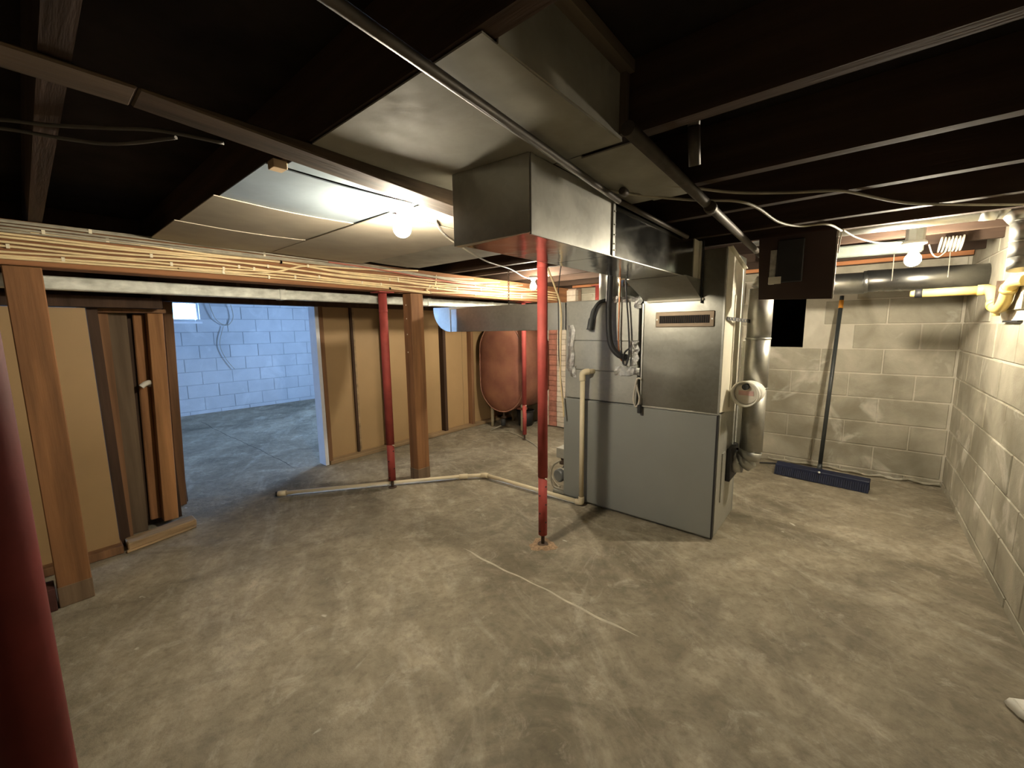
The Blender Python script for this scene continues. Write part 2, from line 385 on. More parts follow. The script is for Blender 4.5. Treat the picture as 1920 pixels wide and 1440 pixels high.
# nearer left section
XL = -3.56
pl = struct('wall_left_near', B().box(XL-.06, XL-.045, -2.95, .265, 1.56, ZJ-.005), M_DSTUD, 'near stud partition with tan panels left of the doorway')
for y0, y1 in ((-2.9, -1.55), (-1.54, -.30), (-.293, .262)):
    obj('hardboard_panel', B().box(XL-.025, XL-.010, y0, y1, .05, 1.555), M_PANEL, pl)
for y in (-1.545, -.60):
    obj('stud', B().box(XL-.1, XL+.02, y-.022, y+.022, .05, 1.56), M_DSTUD, pl)
obj('bottom_plate', B().box(XL-.10, XL+.06, -2.95, .27, 0, .05), M_STUD, pl, bevel=.003)
obj('top_plate', B().box(XL-.10, XL+.03, -2.95, .62, 1.56, 1.625), M_DSTUD, pl)
obj('stud', B().box(XL-.16, XL-.06, .268, .318, .0, 1.56), M_DSTUD, pl)                      # dark stud at the return
def lean(x0, x1, y0, y1, z0, z1, d0, d1=0.0):
    return B().hexa([(x0, y0+d0, z0), (x1, y0+d0, z0), (x1, y1+d0, z0), (x0, y1+d0, z0), (x0, y0+d1, z1), (x1, y0+d1, z1), (x1, y1+d1, z1), (x0, y1+d1, z1)])
obj('board', lean(XL-.215, XL-.185, .322, .375, .0, 1.56, -.03), M_STUD, pl)
obj('board', lean(XL-.26, XL-.23, .362, .470, .0, 1.555, -.04), wood('grey_board', (.135, .095, .06), 'Z'), pl)
obj('board', lean(XL-.31, XL-.27, .475, .515, .05, 1.50, -.045), M_DSTUD, pl)
obj('rough_board', lean(XL-.27, XL-.235, .500, .562, .06, 1.53, -.05), wood('rough_board', (.27, .13, .055), 'Z', .5), pl, bevel=.006)
obj('pale_stud', lean(XL-.25, XL-.15, .565, .648, .055, 1.555, -.055), M_PINE, pl, bevel=.003)
obj('header_block', B().box(XL-.28, XL-.12, .32, .66, 1.535, 1.56), M_STUD, pl)
obj('return_panel', B().box(XL-.70, XL-.312, .60, .64, .0, ZJ-.004), M_DSTUD, pl)
obj('return_panel', B().box(XL-.345, XL-.32, .268, .60, .0, ZJ-.004), M_DSTUD, pl)
obj('return_panel', B().box(XL-.32, XL-.06, .245, .266, 1.56, ZJ-.004), M_DSTUD, pl)
sl = thing('door_sill', 'short worn wooden sill block on the floor below the pale stud', 'sill', (XL-.03, .47, 0))
obj('sill_board', B().hexa([(-3.50, .29, 0), (-3.585, .67, 0), (-3.70, .67, 0), (-3.62, .29, 0), (-3.50, .29, .052), (-3.585, .67, .052), (-3.70, .67, .052), (-3.62, .29, .052)]), M_PLATE, sl, bevel=.006)
obj('front_strip', B().hexa([(-3.475, .28, 0), (-3.555, .66, 0), (-3.582, .66, 0), (-3.499, .28, 0), (-3.475, .28, .014), (-3.555, .66, .014), (-3.582, .66, .014), (-3.499, .28, .014)]), M_PLATE, sl, bevel=.003)
kn = thing('pipe_elbow', 'white plastic elbow stub poking out of the rough brown board', 'pipe fitting', (-3.76, .50, 1.04))
obj('elbow', B().tube(smooth_path([(-3.80, .545, 1.045), (-3.755, .535, 1.058), (-3.73, .51, 1.055), (-3.725, .485, 1.035)]), .017, 10), M_WHITE, kn, smooth=True)
obj('collar', B().tube([(-3.797, .545, 1.044), (-3.780, .541, 1.050)], .022, 12), M_WHITE, kn, smooth=True)

for ya, yb in zip(JOISTS, JOISTS[1:]):          # blocking added between the joists to stop daylight leaking over both partitions
    if yb > .6: obj('blocking', B().box(XP-.04, XP, max(ya+.023, .55), yb-.023, ZJ-.001, ZC-.002), M_DSTUD, pt)
    if ya < .6: obj('blocking', B().box(XL-.08, XL-.04, ya+.023, min(yb-.023, .58), ZJ-.001, ZC-.002), M_DSTUD, pl)
obj('blocking', B().box(XP-.02, XL-.06, .58, .60-.023, 1.60, ZC-.002), M_DSTUD, pl)  # more boards added against the daylight leak at the return
obj('blocking', B().box(XL-.60, XL-.05, .262, .285, 1.60, ZJ-.002), M_DSTUD, pl)

# ------------------------------------------------------------------ beams
sb = tag(obj('support_beam', B().box(-3.17, -3.03, YF, YB, 1.722, ZJ-.002), M_BEAM, bevel=.004), 'long orange-brown beam on posts with cables stapled along its face', 'beam')
gz = lambda y: min(1.822+.112*(1.08-y), 1.918)
gd = thing('girder', 'dark rough girder hanging above the nearest light bulb beside the trunk duct', 'beam', (-1.27, 1.1, 1.7))
y0, y1 = .22, 2.40
obj('girder_board', B().hexa([(-1.325, y0, gz(y0)), (-1.22, y0, gz(y0)), (-1.22, y1, gz(1.3)), (-1.325, y1, gz(1.3)), (-1.325, y0, ZJ-.004), (-1.22, y0, ZJ-.004), (-1.22, y1, ZJ-.004), (-1.325, y1, ZJ-.004)]), wood('rough_girder', (.075, .052, .034), 'Y', .8), gd, bevel=.004)
obj('girder_tail', B().box(-1.325, -1.22, -2.6, y0-.002, gz(y0), ZJ-.003), wood('rough_girder', (.075, .052, .034), 'Y', .8), gd, bevel=.004)

# ------------------------------------------------------------------ posts
def red_post(label, x, y, zt, r, zsplit, pins, group='red steel jack posts', M_RED=M_RED):
    t = thing('jack_post', label, 'post', (x, y, 0), group)
    obj('base_plate', B().cyl((x, y, 0.001), (x, y, .006), r*1.15, 16), M_RUST, t)
    obj('screw', B().cyl((x, y, .008), (x, y, .075), r*.42, 12), M_RUST, t, smooth=True)
    obj('lower_tube', B().tube([(x, y, .07), (x, y, zsplit)], r, 24), M_RED, t, smooth=True)
    obj('upper_tube', B().tube([(x, y, zsplit), (x, y, zt-.008)], r*1.1, 24), M_RED, t, smooth=True)
    obj('collar', B().lathe((x, y, zt-.17), [(r*1.05, 0), (r*1.16, .002), (r*1.16, .018), (r*1.05, .02)], 24), M_RED, t, smooth=True)
    obj('top_plate', B().box(x-.07, x+.07, y-.07, y+.07, zt-.008, zt), M_RED, t)
    d = Vector((-x, -y, 0)).normalized(); s = Vector((-d.y, d.x, 0))
    for i, z in enumerate(pins):
        a = (d*.72 + s*(.7 if i % 2 else -.62)).normalized()
        p = Vector((x, y, z))
        obj('pin_hole', B().cyl(p + a*(r*.80), p + a*(r+.001), r*.20, 8), M_BLACK, t)
    p = Vector((x, y, zsplit-.005)); a = (d*.8+s*.6).normalized()
    obj('bolt', B().cyl(p+a*r*.9, p+a*(r+.018), .005, 8), M_STAPLE, t)
    return t
red_post('red jack post standing in the open in front of the grey furnace', -1.468, 2.04, 1.925, .0285, .46, [.10, .16, .22, .28, .34, .40, .54])
red_post('red jack post beside the square wooden post, rod touching the floor pipe', -3.09, 1.99, 1.719, .032, .40, [.10, .18, .25, .34])
red_post('thin red jack post standing in front of the oil tank', -3.13, 3.96, 1.719, .026, .45, [.12, .20, .28, .36])
red_post('dark red post at the extreme left edge, close to the viewer', -.60, -.038, 1.92, .0235, .5, [], M_RED=mat('dark_maroon_paint', (.10, .014, .012), .7, 0, .3, 9, .1, spec=.2))  # darker, duller red than the other jack posts
red_post('red post tucked behind the furnace against the back wall', -2.52, 4.70, 1.925, .034, .62, [])
M_POSTW = wood('brown_post', (.24, .115, .05), 'Z', .4)
def wood_post(label, x, y, wx, wy, nails):
    t = thing('wooden_post', label, 'post', (x, y, 0), 'square wooden posts under the beam')
    obj('post_body', B().box(x-wx/2, x+wx/2, y-wy/2, y+wy/2, 0, 1.719), M_POSTW, t, bevel=.004)
    obj('damp_foot', B().box(x-wx/2-.002, x+wx/2+.002, y-wy/2-.002, y+wy/2+.002, 0.0, .11), wood('damp_wood', (.20, .135, .085), 'Z'), t, bevel=.003)
    for z in nails:
        obj('nail_head', B().cyl((x-wx*.1, y-wy/2-.002, z), (x-wx*.1, y-wy/2+.01, z), .006, 8), M_STAPLE, t)
wood_post('leaning-grained wooden post at the left, before the tan panel', -3.085, .035, .10, .125, [])
wood_post('square wooden post beside the red jack post under the beam', -3.09, 2.30, .12, .135, [1.62, 1.50, 1.36, 1.2])
tag(obj('wood_offcut', B().box(-1.46, -1.415, .555, .597, 1.905, 1.93), wood('offcut', (.45, .33, .2), 'Y'), bevel=.002), 'small pale wood offcut wedged at the corner of the blue-grey tin', 'wood')
tag(obj('floor_block', B().box(-3.14, -3.02, -.115, -.035, 0, .12), mat('dark_red_block', (.07, .022, .018), .8), bevel=.004), 'small dark red block on the floor beside the left wooden post', 'block')

# ------------------------------------------------------------------ white rail under the beam
rl = thing('white_duct_rail', 'long flaking white metal rail running under the beam across the doorway', 'rail', (-3.30, 1.5, 1.625))
for y0, y1 in ((-2.9, 1.27), (1.275, 2.63), (2.635, 4.4)):
    obj('rail_section', B().box(-3.345, -3.265, y0, y1, 1.635, 1.705), M_RAIL, rl, bevel=.006)
for y in (1.27, 2.63, 3.55):
    obj('joint_sleeve', B().box(-3.35, -3.26, y-.022, y+.022, 1.631, 1.709), M_RAIL, rl, bevel=.004)
for y in (-1.0, 1.0, 3.2):
    obj('hanger_strap', B().box(-3.309, -3.301, y-.01, y+.01, 1.704, 1.93), M_RUST, rl)

# ------------------------------------------------------------------ cables
def cable(label, pts, m, r=.005, group=None, k=6, staples=(), name='electrical_cable'):
    path = smooth_path(pts, k)
    o = tag(obj(name, B().tube(path, r, 6), m, smooth=True), label, 'cable', group)
    for s in staples:
        p = path[min(int(s*len(path)), len(path)-1)]
        obj('staple', B().box(p.x-.002, p.x+.007, p.y-.006, p.y+.006, p.z-.010, p.z+.010), M_STAPLE, o)
    return o
GB = 'cream cables along the beam'
rnd = random.Random(3)
lows = [(1.744, .05), (1.758, .3), (1.780, .0), (1.792, .5), (1.814, .2), (1.826, .7), (1.848, .4), (1.860, .9)]
ends = [2.45, 4.6, 4.6, 4.6, 4.6, 3.4, 4.6, 4.6]
for i, (z, ph) in enumerate(lows):
    pts = []; y = -2.6
    while y < ends[i]:
        zz = z + .013*math.sin(1.6*y+ph*1.5) + rnd.uniform(-.009, .009) - .008*(y > 1.5)*i/8
        pts.append((-3.024+rnd.uniform(0, .004), y, min(zz, 1.905))); y += .42
    if i == 0:
        pts += [(-3.022, 2.40, 1.758), (-3.020, 2.50, 1.80), (-3.02, 2.52, 1.90)]
    lab = ['cream cable sagging lowest along the beam, turning up near the posts', 'second-lowest cream cable along the beam face', 'third cream cable from the bottom of the beam face',
           'fourth cream cable from the bottom of the beam face', 'fourth cream cable from the top of the beam face', 'third cream cable from the top of the beam face, ending midway',
           'second-highest cream cable along the beam face', 'highest cream cable along the beam face'][i]
    cable(lab, pts, M_CABLE, .0062, GB, 5, [rnd.uniform(.3, .9) for _ in range(5)])
for i in range(5):
    pts = []; y = -2.6; z = 1.918 - .0105*i
    while y < 1.9 + .2*i:
        pts.append((-3.020+.007*(i % 2)+rnd.uniform(-.002, .002), y, z+.005*math.sin(1.7*y+i*1.3))); y += .4
    pts.append((-3.018, y+.3, 1.885-.008*i)); pts.append((-3.016, y+.8, 1.90))
    cable(['grey cable at the beam top, closest to the beam', 'second grey cable out from the beam top', 'middle grey cable of the bundle at the beam top', 'fourth grey cable out from the beam top', 'outermost grey cable of the bundle at the beam top'][i], pts, M_CABLEG, .006, 'grey cables at the beam top', 5, [rnd.uniform(.4, .8)])
cable('slanting cream cable crossing the others on the beam', [(-3.012, .62, 1.765), (-3.010, .95, 1.768), (-3.006, 1.15, 1.80), (-3.004, 1.35, 1.855), (-3.008, 1.75, 1.875), (-3.0, 2.3, 1.915)], M_CABLE, .0058, None, 6, [.15, .6])
cable('red-brown cable looping along the beam past the bulb', [(-3.0, 1.50, 1.90), (-3.0, 1.85, 1.89), (-3.005, 2.2, 1.872), (-3.005, 2.7, 1.845), (-2.99, 3.0, 1.842), (-3.0, 3.3, 1.87), (-3.0, 3.7, 1.90)], M_CABLER, .006)
cable('white cable drooping from the duct corner to the far bulb', [(-1.55, 1.30, 1.905), (-1.74, 1.52, 1.905), (-1.83, 1.72, 1.885), (-2.00, 2.10, 1.868), (-2.15, 2.42, 1.885), (-2.30, 2.75, 1.90), (-2.45, 3.10, 1.885), (-2.56, 3.34, 1.90)], M_CABLEW, .0055)
cable('grey cable crossing the dark joists from the panel to the hanging board', [(-.78, 1.45, 1.912), (-.685, 1.652, 1.917), (-.557, 1.833, 1.915), (-.429, 1.978, 1.917), (-.376, 2.129, 1.912), (-.334, 2.428, 1.90), (-.266, 2.63, 1.905), (-.161, 2.712, 1.912), (-.107, 2.933, 1.908)], M_CABLEG, .006)
cable('grey cable running under the dark joists toward the right wall', [(-.60, 1.56, 1.918), (-.526, 1.663, 1.917), (-.402, 1.848, 1.915), (-.245, 1.999, 1.917), (-.148, 2.053, 1.915), (-.069, 2.158, 1.92), (.085, 2.446, 1.915), (.229, 2.618, 1.913), (.52, 2.893, 1.915), (.655, 2.95, 1.917)], M_CABLEG, .006)
cable('faint upper cable on the dark ceiling at far left', [(-1.76, -.10, 1.92), (-1.644, .024, 1.921), (-1.587, .109, 1.92), (-1.508, .198, 1.92), (-1.426, .289, 1.92), (-1.393, .421, 1.922)], M_CABLED, .005)
cable('faint lower cable on the dark ceiling at far left', [(-1.80, -.08, 1.92), (-1.706, .023, 1.92), (-1.661, .14, 1.918), (-1.61, .228, 1.92), (-1.443, .325, 1.92)], M_CABLED, .005)

# ------------------------------------------------------------------ ceiling sheets
def sheet(label, x0, x1, y0, y1, z, m, bow=.0, t=.004, tilt=0.0, name='ceiling_sheet'):
    b = B(); n = 6
    for k in range(n+1):
        y = y0+(y1-y0)*k/n; zz = z - bow*math.sin(PI*k/n) + tilt*(k/n-.5)
        b.v += [Vector((x0, y, zz)), Vector((x1, y, zz)), Vector((x1, y, zz+t)), Vector((x0, y, zz+t))]
    for k in range(n):
        for a in range(4):
            p, q = 4*k+a, 4*k+(a+1) % 4; b.f.append((p, q, q+4, p+4))
    b.f += [(3, 2, 1, 0), (4*n, 4*n+1, 4*n+2, 4*n+3)]
    return tag(obj(name, b, m), label, 'ceiling sheet', 'sheets nailed under the joists')
sheet('blue-grey tin sheet under the joists left of the nearest bulb', -1.93, -1.462, .55, 1.13, 1.922, M_TIN, .006)
sheet('slim blue-grey tin strip between the girder and the wider tin sheet', -1.450, -1.327, .60, 1.09, 1.924, M_TIN, .003)
sheet('tan board under the joists next to the blue-grey tin sheet', -2.46, -1.925, .53, 1.12, 1.918, M_TAN, .008)
sheet('narrow tan strip under the joists right above the beam cables', -2.98, -2.45, .51, 1.11, 1.913, M_TAN, .008)
sheet('wide smooth tan board under the joists behind the nearest bulb', -2.96, -1.62, 1.10, 1.74, 1.910, M_TAN, .004)
sheet('small tan board under the joists beside the girder at the nearest bulb', -1.615, -1.328, 1.135, 1.74, 1.914, M_TAN, .004)
sheet('dim tin sheet under the joists beyond the nearest bulb', -2.85, -1.33, 1.745, 2.20, 1.912, M_TAN2, .006)
sheet('large tarnished tin sheet overhead in front of the trunk duct', -1.217, -.552, .585, 1.155, 1.922, M_TAN2, .004)
sheet('narrow tin strip overhead between the trunk duct and the split seam', -.785, -.690, 1.16, 1.74, 1.922, M_TAN2, .003)
sheet('tarnished tin sheet with a curled edge overhead beside the iron pipe', -.687, -.520, 1.16, 1.745, 1.916, M_TAN2, .006, tilt=.006)
es = thing('end_sheet', 'dark upright tin end sheet closing the joist bay overhead', 'ceiling sheet', (-.55, .87, 1.922))
obj('upright_sheet', B().box(-.553, -.548, .625, 1.145, 1.922, 2.085), M_TAN2, es)
obj('top_strip', B().box(-.556, -.515, .625, 1.145, 2.085, 2.115), wood('strip', (.14, .11, .08), 'Y'), es)
obj('corner_strip', B().box(-.556, -.53, 1.125, 1.146, 1.93, 2.085), wood('strip', (.14, .11, .08), 'Z'), es)

# ------------------------------------------------------------------ iron pipes
def pipe(label, pts, r, m, couplings, name='iron_pipe'):
    t = thing(name, label, 'pipe', pts[0]); V = [Vector(p) for p in pts]
    for a, b in zip(V, V[1:]): obj('pipe_length', B().cyl(a, b, r, 14), m, t, smooth=True)
    for s in couplings:
        p = V[0].lerp(V[-1], s); d = (V[-1]-V[0]).normalized()*.018
        obj('coupling', B().tube([p-d, p-d*.8, p+d*.8, p+d], [r, r*1.3, r*1.3, r], 14), m, t, smooth=True)
    return t
pipe('long dark iron pipe passing overhead under the tin sheets', [(-.545, -.75, 1.897), (-.763, 1.578, 1.897), (-.768, 2.45, 1.897)], .0115, M_IRON, [.70])
pipe('iron pipe sloping overhead toward the hanging brown board', [(-.474, 1.02, 1.889), (-.535, 3.10, 1.876), (-.50, 3.42, 1.82)], .018, M_IRON, [.33])
pipe('dark drain stub hanging between the joists at right of the tin sheets', [(-.385, 1.24, 2.11), (-.39, 1.26, 1.95), (-.395, 1.30, 1.86)], .016, M_IRON, [])

# ------------------------------------------------------------------ trunk duct
td = thing('trunk_duct', 'long rectangular galvanized trunk duct running to the furnace plenum', 'duct', (-.94, 1.9, 1.69))
TX0, TX1, TY0, TYM, TY1, TZ0, TZ1 = -1.09, -.785, 1.03, 1.575, 2.756, 1.69, 1.918
def shell(y0, y1, m):
    t = .003
    return [('side_sheet', B().box(TX1-t, TX1, y0, y1, TZ0, TZ1), M_GALVS if y0 > 1.2 else M_GALVB2),
            ('side_sheet', B().box(TX0, TX0+t, y0, y1, TZ0, TZ1), M_GALV),
            ('bottom_sheet', B().box(TX0+t, TX1-t, y0, y1, TZ0, TZ0+t), M_GALVB),
            ('top_sheet', B().box(TX0+t, TX1-t, y0, y1, TZ1-t, TZ1), M_GALV)]
M_GALVS = galv('smooth_dark_galvanized_sheet', (.36, .36, .33), .15, .05)
M_GALVB2 = galv('crinkled_galvanized_sheet', (.62, .62, .57), .38, .08, .75)
for y0, y1 in ((TY0, TYM), (TYM+.004, TY1)):
    for n, bb, m in shell(y0, y1, None): obj(n, bb, m, td)
obj('end_cap', B().hexa([(TX0, TY0-.035, TZ0-.006), (TX1, TY0-.006, TZ0), (TX1, TY0-.001, TZ0), (TX0, TY0-.001, TZ0-.006), (TX0, TY0-.035, TZ1), (TX1, TY0-.006, TZ1), (TX1, TY0-.001, TZ1), (TX0, TY0-.001, TZ1)]), M_GALV, td)
obj('corner_cleat', B().box(TX1, TX1+.004, TY0, TY0+.018, TZ0-.004, TZ1), M_GALVB2, td)
obj('seam_cleat', B().box(TX1, TX1+.006, TYM-.008, TYM+.012, TZ0-.004, TZ1), M_GALV, td)
obj('bottom_cleat', B().box(TX1-.004, TX1+.003, TY0, TY1, TZ0-.005, TZ0-.001), M_GALVB2, td)
for z in (1.71, 1.735, 1.77, 1.81, 1.86):
    obj('rivet', B().cyl((TX1+.005, TYM+.004, z), (TX1+.010, TYM+.004, z), .003, 8), M_GALVB2, td)
obj('end_collar', B().box(TX1, TX1+.004, TY1-.12, TY1-.03, TZ0, TZ1), M_CREAM, td)  # cream colour carries the bulb's light on this metal strip
obj('end_cleat', B().box(TX1, TX1+.014, TY1-.026, TY1, TZ0-.03, TZ1), M_CREAM, td)
obj('boot', B().prism([(-1.125, 2.44, 1.689), (-1.125, 2.757, 1.574), (-1.125, 2.757, 1.689)], (.36, 0, 0)), M_GALV, td)
obj('boot_flange', B().box(-1.105, -.748, 2.748, 2.757, 1.562, 1.576), M_CREAM, td)
obj('hanger_strap', B().box(-.762, -.757, 2.742, 2.757, 1.545, 1.92), M_BLACK, td)

# ------------------------------------------------------------------ furnace
fu = thing('furnace', 'tall grey furnace cabinet with galvanized plenum and air register', 'furnace', (-1.2, 3.05, 0))
FX0, FX1, FXM, FY, FYB = -1.775, -.63, -1.135, 2.76, 3.36
obj('base_cabinet', B().box(FX0, FX1, FY+.014, FYB, .004, .842), M_CAB, fu, bevel=.003)
obj('front_panel', B().box(FX0, -1.592, FY+.002, FY+.013, .025, .838), M_CAB, fu, bevel=.002)
obj('front_panel', B().box(-1.586, FX1-.002, FY, FY+.013, .018, .838), M_CAB, fu, bevel=.003)
obj('corner_trim', B().box(FX1-.006, FX1+.004, FY-.002, FY+.02, .012, .842), M_BLACK, fu)
obj('side_panel', B().box(FX1, FX1+.006, FY+.03, FYB-.08, .02, .84), M_GALVD, fu)
obj('coil_cabinet', B().box(FX0, FXM-.034, FY+.03, FYB, .844, 1.605), M_GALVD, fu, bevel=.002)
obj('coil_panel', B().box(FX0+.002, FXM-.036, FY+.016, FY+.03, .85, 1.075), M_GALVD, fu, bevel=.002)
obj('coil_panel', B().box(FX0+.03, FXM-.036, FY+.018, FY+.03, 1.08, 1.30), M_GALVD, fu, bevel=.002)
obj('coil_panel', B().box(FX0+.03, FXM-.036, FY+.018, FY+.03, 1.305, 1.60), M_GALVD, fu, bevel=.002)
obj('dark_gap', B().box(FXM-.033, FXM-.002, FY+.06, FYB-.02, .85, 1.60), M_CAB2, fu)
obj('plenum', B().box(FXM, FX1, FY+.004, FYB-.04, .846, 1.868), galv('tarnished_plenum_sheet', (.33, .325, .285), .34, .06, .92), fu, bevel=.002)
obj('plenum_edge', B().box(FXM-.004, FXM+.006, FY-.004, FY+.004, .848, 1.56), M_GALVB2, fu)
obj('plenum_edge', B().box(FXM+.005, FX1, FY-.004, FY+.003, .843, .851), M_GALVB2, fu)
obj('plenum_edge', B().box(FX1-.003, FX1+.006, FY-.006, FY+.004, .848, 1.868), M_GALVB2, fu)
ps = obj('plenum_side', B().prism([(FX1+.001, FY+.012, .86), (FX1+.001, 3.22, .80), (FX1+.001, 3.22, 1.78), (FX1+.001, FY+.012, 1.864)], (.006, 0, 0)), M_CREAM, fu)  # galvanized side made cream, the right bulb's light put into its colour
for y in (3.02,):
    obj('stiffener', B().box(FX1+.006, FX1+.013, y-.02, y+.02, .86, 1.60), M_CREAM, ps)
obj('plenum_lip', B().prism([(FX1, FY+.0, 1.868), (FX1, 3.22, 1.785), (FX1+.03, 3.22, 1.785), (FX1+.03, FY+.0, 1.868)], (0, 0, .006)), M_CREAM, fu)
rg = obj('register', B().box(-1.045, -.680, FY-.006, FY+.003, 1.398, 1.497), M_BRONZE, fu, bevel=.003)
obj('throat', B().box(-1.020, -.706, FY-.0075, FY-.006, 1.422, 1.472), M_CAB2, rg)
for k in range(24):
    x = -1.014 + .0131*k
    obj('louver', B().box(x-.0014, x+.0014, FY-.011, FY-.0076, 1.423, 1.471), M_RUST, rg)
for x in (-1.034, -.691): obj('screw', B().cyl((x, FY-.010, 1.447), (x, FY-.005, 1.447), .005, 8), M_GALVB2, rg)
obj('outlet_pipe', B().tube([(-1.33, 3.0, 1.60), (-1.33, 3.0, 1.925)], .105, 28), M_GALVB, fu, smooth=True)
obj('outlet_pipe', B().tube([(-1.56, 3.10, 1.60), (-1.56, 3.10, 1.80), (-1.56, 3.10, 1.925)], .085, 28), M_GALV, fu, smooth=True)
rnd = random.Random(11)
def tape(x0, x1, z0, z1, y, n=7):
    b = B(); vert = (z1-z0) > (x1-x0)
    for k in range(n+1):
        t = k/n
        if vert: a, c = (x0+rnd.uniform(-.008, .008), z0+(z1-z0)*t), (x1+rnd.uniform(-.01, .01), z0+(z1-z0)*t+rnd.uniform(-.008, .008))
        else: a, c = (x0+(x1-x0)*t, z0+rnd.uniform(-.012, .008)), (x0+(x1-x0)*t, z1+rnd.uniform(-.008, .010))
        d = rnd.uniform(.001, .012)
        b.v += [Vector((a[0], y-d, a[1])), Vector(((a[0]+c[0])/2, y-d-rnd.uniform(0, .008), (a[1]+c[1])/2)), Vector((c[0], y-rnd.uniform(.001, .012), c[1]))]
    for k in range(n):
        for j in (0, 1): b.f.append((3*k+j, 3*k+j+1, 3*k+j+4, 3*k+j+3))
    o = obj('foil_tape', b, M_FOIL, fu); md = o.modifiers.new('thick', 'SOLIDIFY'); md.thickness = .0015
tape(FX0+.03, FX0+.085, 1.06, 1.42, FY+.016); tape(FX0+.05, FX0+.105, 1.02, 1.11, FY+.013, 4)
tape(-1.34, -1.15, 1.06, 1.12, FY+.014, 8); tape(-1.23, -1.165, 1.13, 1.30, FY+.016, 6)
tape(-1.36, -1.15, 1.575, 1.615, FY+.016, 8); tape(-1.20, -1.15, 1.53, 1.60, FY+.012, 4)
obj('dark_collar', B().box(FX1+.006, FX1+.035, 3.03, 3.26, .33, .56), M_BLACK, fu, bevel=.004)
obj('service_cover', B().box(FX1+.006, FX1+.013, 2.90, 2.98, .22, .56), M_GALVD, fu)
obj('white_riser', B().box(FX1+.02, FX1+.062, 3.24, 3.28, .50, 1.30), M_WHITE, fu, bevel=.004)
for z in (.47, .53): obj('valve_pin', B().cyl((FX1+.02, 3.20, z), (FX1+.05, 3.19, z), .007, 8), M_RUST, fu)
# burner at the left foot of the cabinet
obj('burner_box', B().box(-1.90, -1.80, 2.84, 2.95, .30, .385), M_GALVD, fu, bevel=.003)
obj('burner_fitting', B().lathe((-1.865, 2.89, .23), [(.012, 0), (.03, .005), (.03, .03), (.018, .035), (.018, .07)], 12), M_RUST, fu, smooth=True)
obj('burner_housing', B().cyl((-1.78, 2.93, .17), (-1.86, 2.90, .17), .062, 20), M_BLACK, fu, smooth=True)
obj('burner_motor', B().tube([(-1.84, 2.90, .16), (-1.85, 2.80, .155), (-1.852, 2.79, .155)], [.055, .055, .042], 22), mat('motor_grey', (.20, .215, .22), .4, .4, .1), fu, smooth=True)
obj('burner_motor_band', B().tube([(-1.845, 2.855, .158), (-1.848, 2.835, .157)], .058, 22), M_CREAM, fu, smooth=True)
obj('burner_hose', B().tube(smooth_path([(-1.87, 2.88, .27), (-1.93, 2.84, .22), (-1.95, 2.83, .12), (-1.92, 2.82, .05), (-1.86, 2.82, .03), (-1.80, 2.84, .03)]), .008, 8), M_CABLEG, fu, smooth=True)
obj('burner_foot', B().box(-1.91, -1.80, 2.80, 2.86, .0, .025), M_GALVD, fu, bevel=.003)

# lines hanging on the coil cabinet
t = tag(obj('insulated_line', B().tube(smooth_path([(-1.36, 2.72, 1.90), (-1.365, 2.715, 1.74), (-1.370, 2.71, 1.55), (-1.362, 2.71, 1.36), (-1.340, 2.715, 1.26), (-1.29, 2.735, 1.20), (-1.25, 2.765, 1.19)]), .021, 12), M_BLACK, smooth=True), 'thick black insulated line hanging in front of the coil cabinet', 'hose')
tag(obj('copper_line', B().tube(smooth_path([(-1.302, 2.745, 1.92), (-1.305, 2.745, 1.6), (-1.306, 2.745, 1.35), (-1.296, 2.748, 1.20), (-1.275, 2.77, 1.15)]), .006, 8), M_COPPER, smooth=True), 'bare copper line beside the thick black insulated line', 'pipe')
tag(obj('black_wire', B().tube(smooth_path([(-1.262, 2.745, 1.74), (-1.25, 2.742, 1.6), (-1.232, 2.742, 1.42), (-1.222, 2.742, 1.24), (-1.235, 2.735, 1.14), (-1.265, 2.74, 1.15), (-1.25, 2.73, 1.22), (-1.215, 2.735, 1.255)]), .006, 8), M_BLACK, smooth=True), 'thin black wire curling at the foil tape on the coil cabinet', 'cable')
hs = thing('cut_hose', 'short cut piece of grey hose dangling on the coil cabinet', 'hose', (-1.5, 2.74, 1.38))
obj('hose_body', B().tube(smooth_path([(-1.38, 2.75, 1.60), (-1.46, 2.745, 1.585), (-1.505, 2.742, 1.53), (-1.525, 2.742, 1.46), (-1.538, 2.742, 1.385)]), [.012]*12+[.016]*6+[.022]*6+[.027], 12), mat('dark_grey_rubber', (.05, .055, .055), .6), hs, smooth=True)
lp = thing('cord_loop', 'looped grey cord hanging at the plenum corner', 'cord', (-1.15, 2.74, .83))
obj('cord', B().tube(smooth_path([(-1.125, 2.745, 1.04), (-1.155, 2.74, 1.04), (-1.172, 2.738, .96), (-1.178, 2.736, .89), (-1.160, 2.735, .845), (-1.140, 2.735, .86), (-1.135, 2.738, .91), (-1.150, 2.74, .96), (-1.160, 2.742, 1.0)]), .007, 8), M_CABLEW, lp, smooth=True)
obj('plug', B().box(-1.142, -1.118, 2.72, 2.745, .80, .86), M_BLACK, lp, bevel=.004)
cable('cream cable dangling down the left edge of the furnace', [(-1.87, 2.62, 1.92), (-1.80, 2.66, 1.72), (-1.768, 2.70, 1.55), (-1.772, 2.705, 1.25), (-1.775, 2.71, 1.0), (-1.75, 2.71, .80), (-1.735, 2.70, .70)], M_CABLE, .007)
cable('thin black wire dangling beside the cream cable at the furnace edge', [(-1.76, 2.70, 1.92), (-1.79, 2.70, 1.70), (-1.795, 2.71, 1.45), (-1.79, 2.712, 1.15), (-1.76, 2.715, .90), (-1.735, 2.705, .70)], M_BLACK, .004)

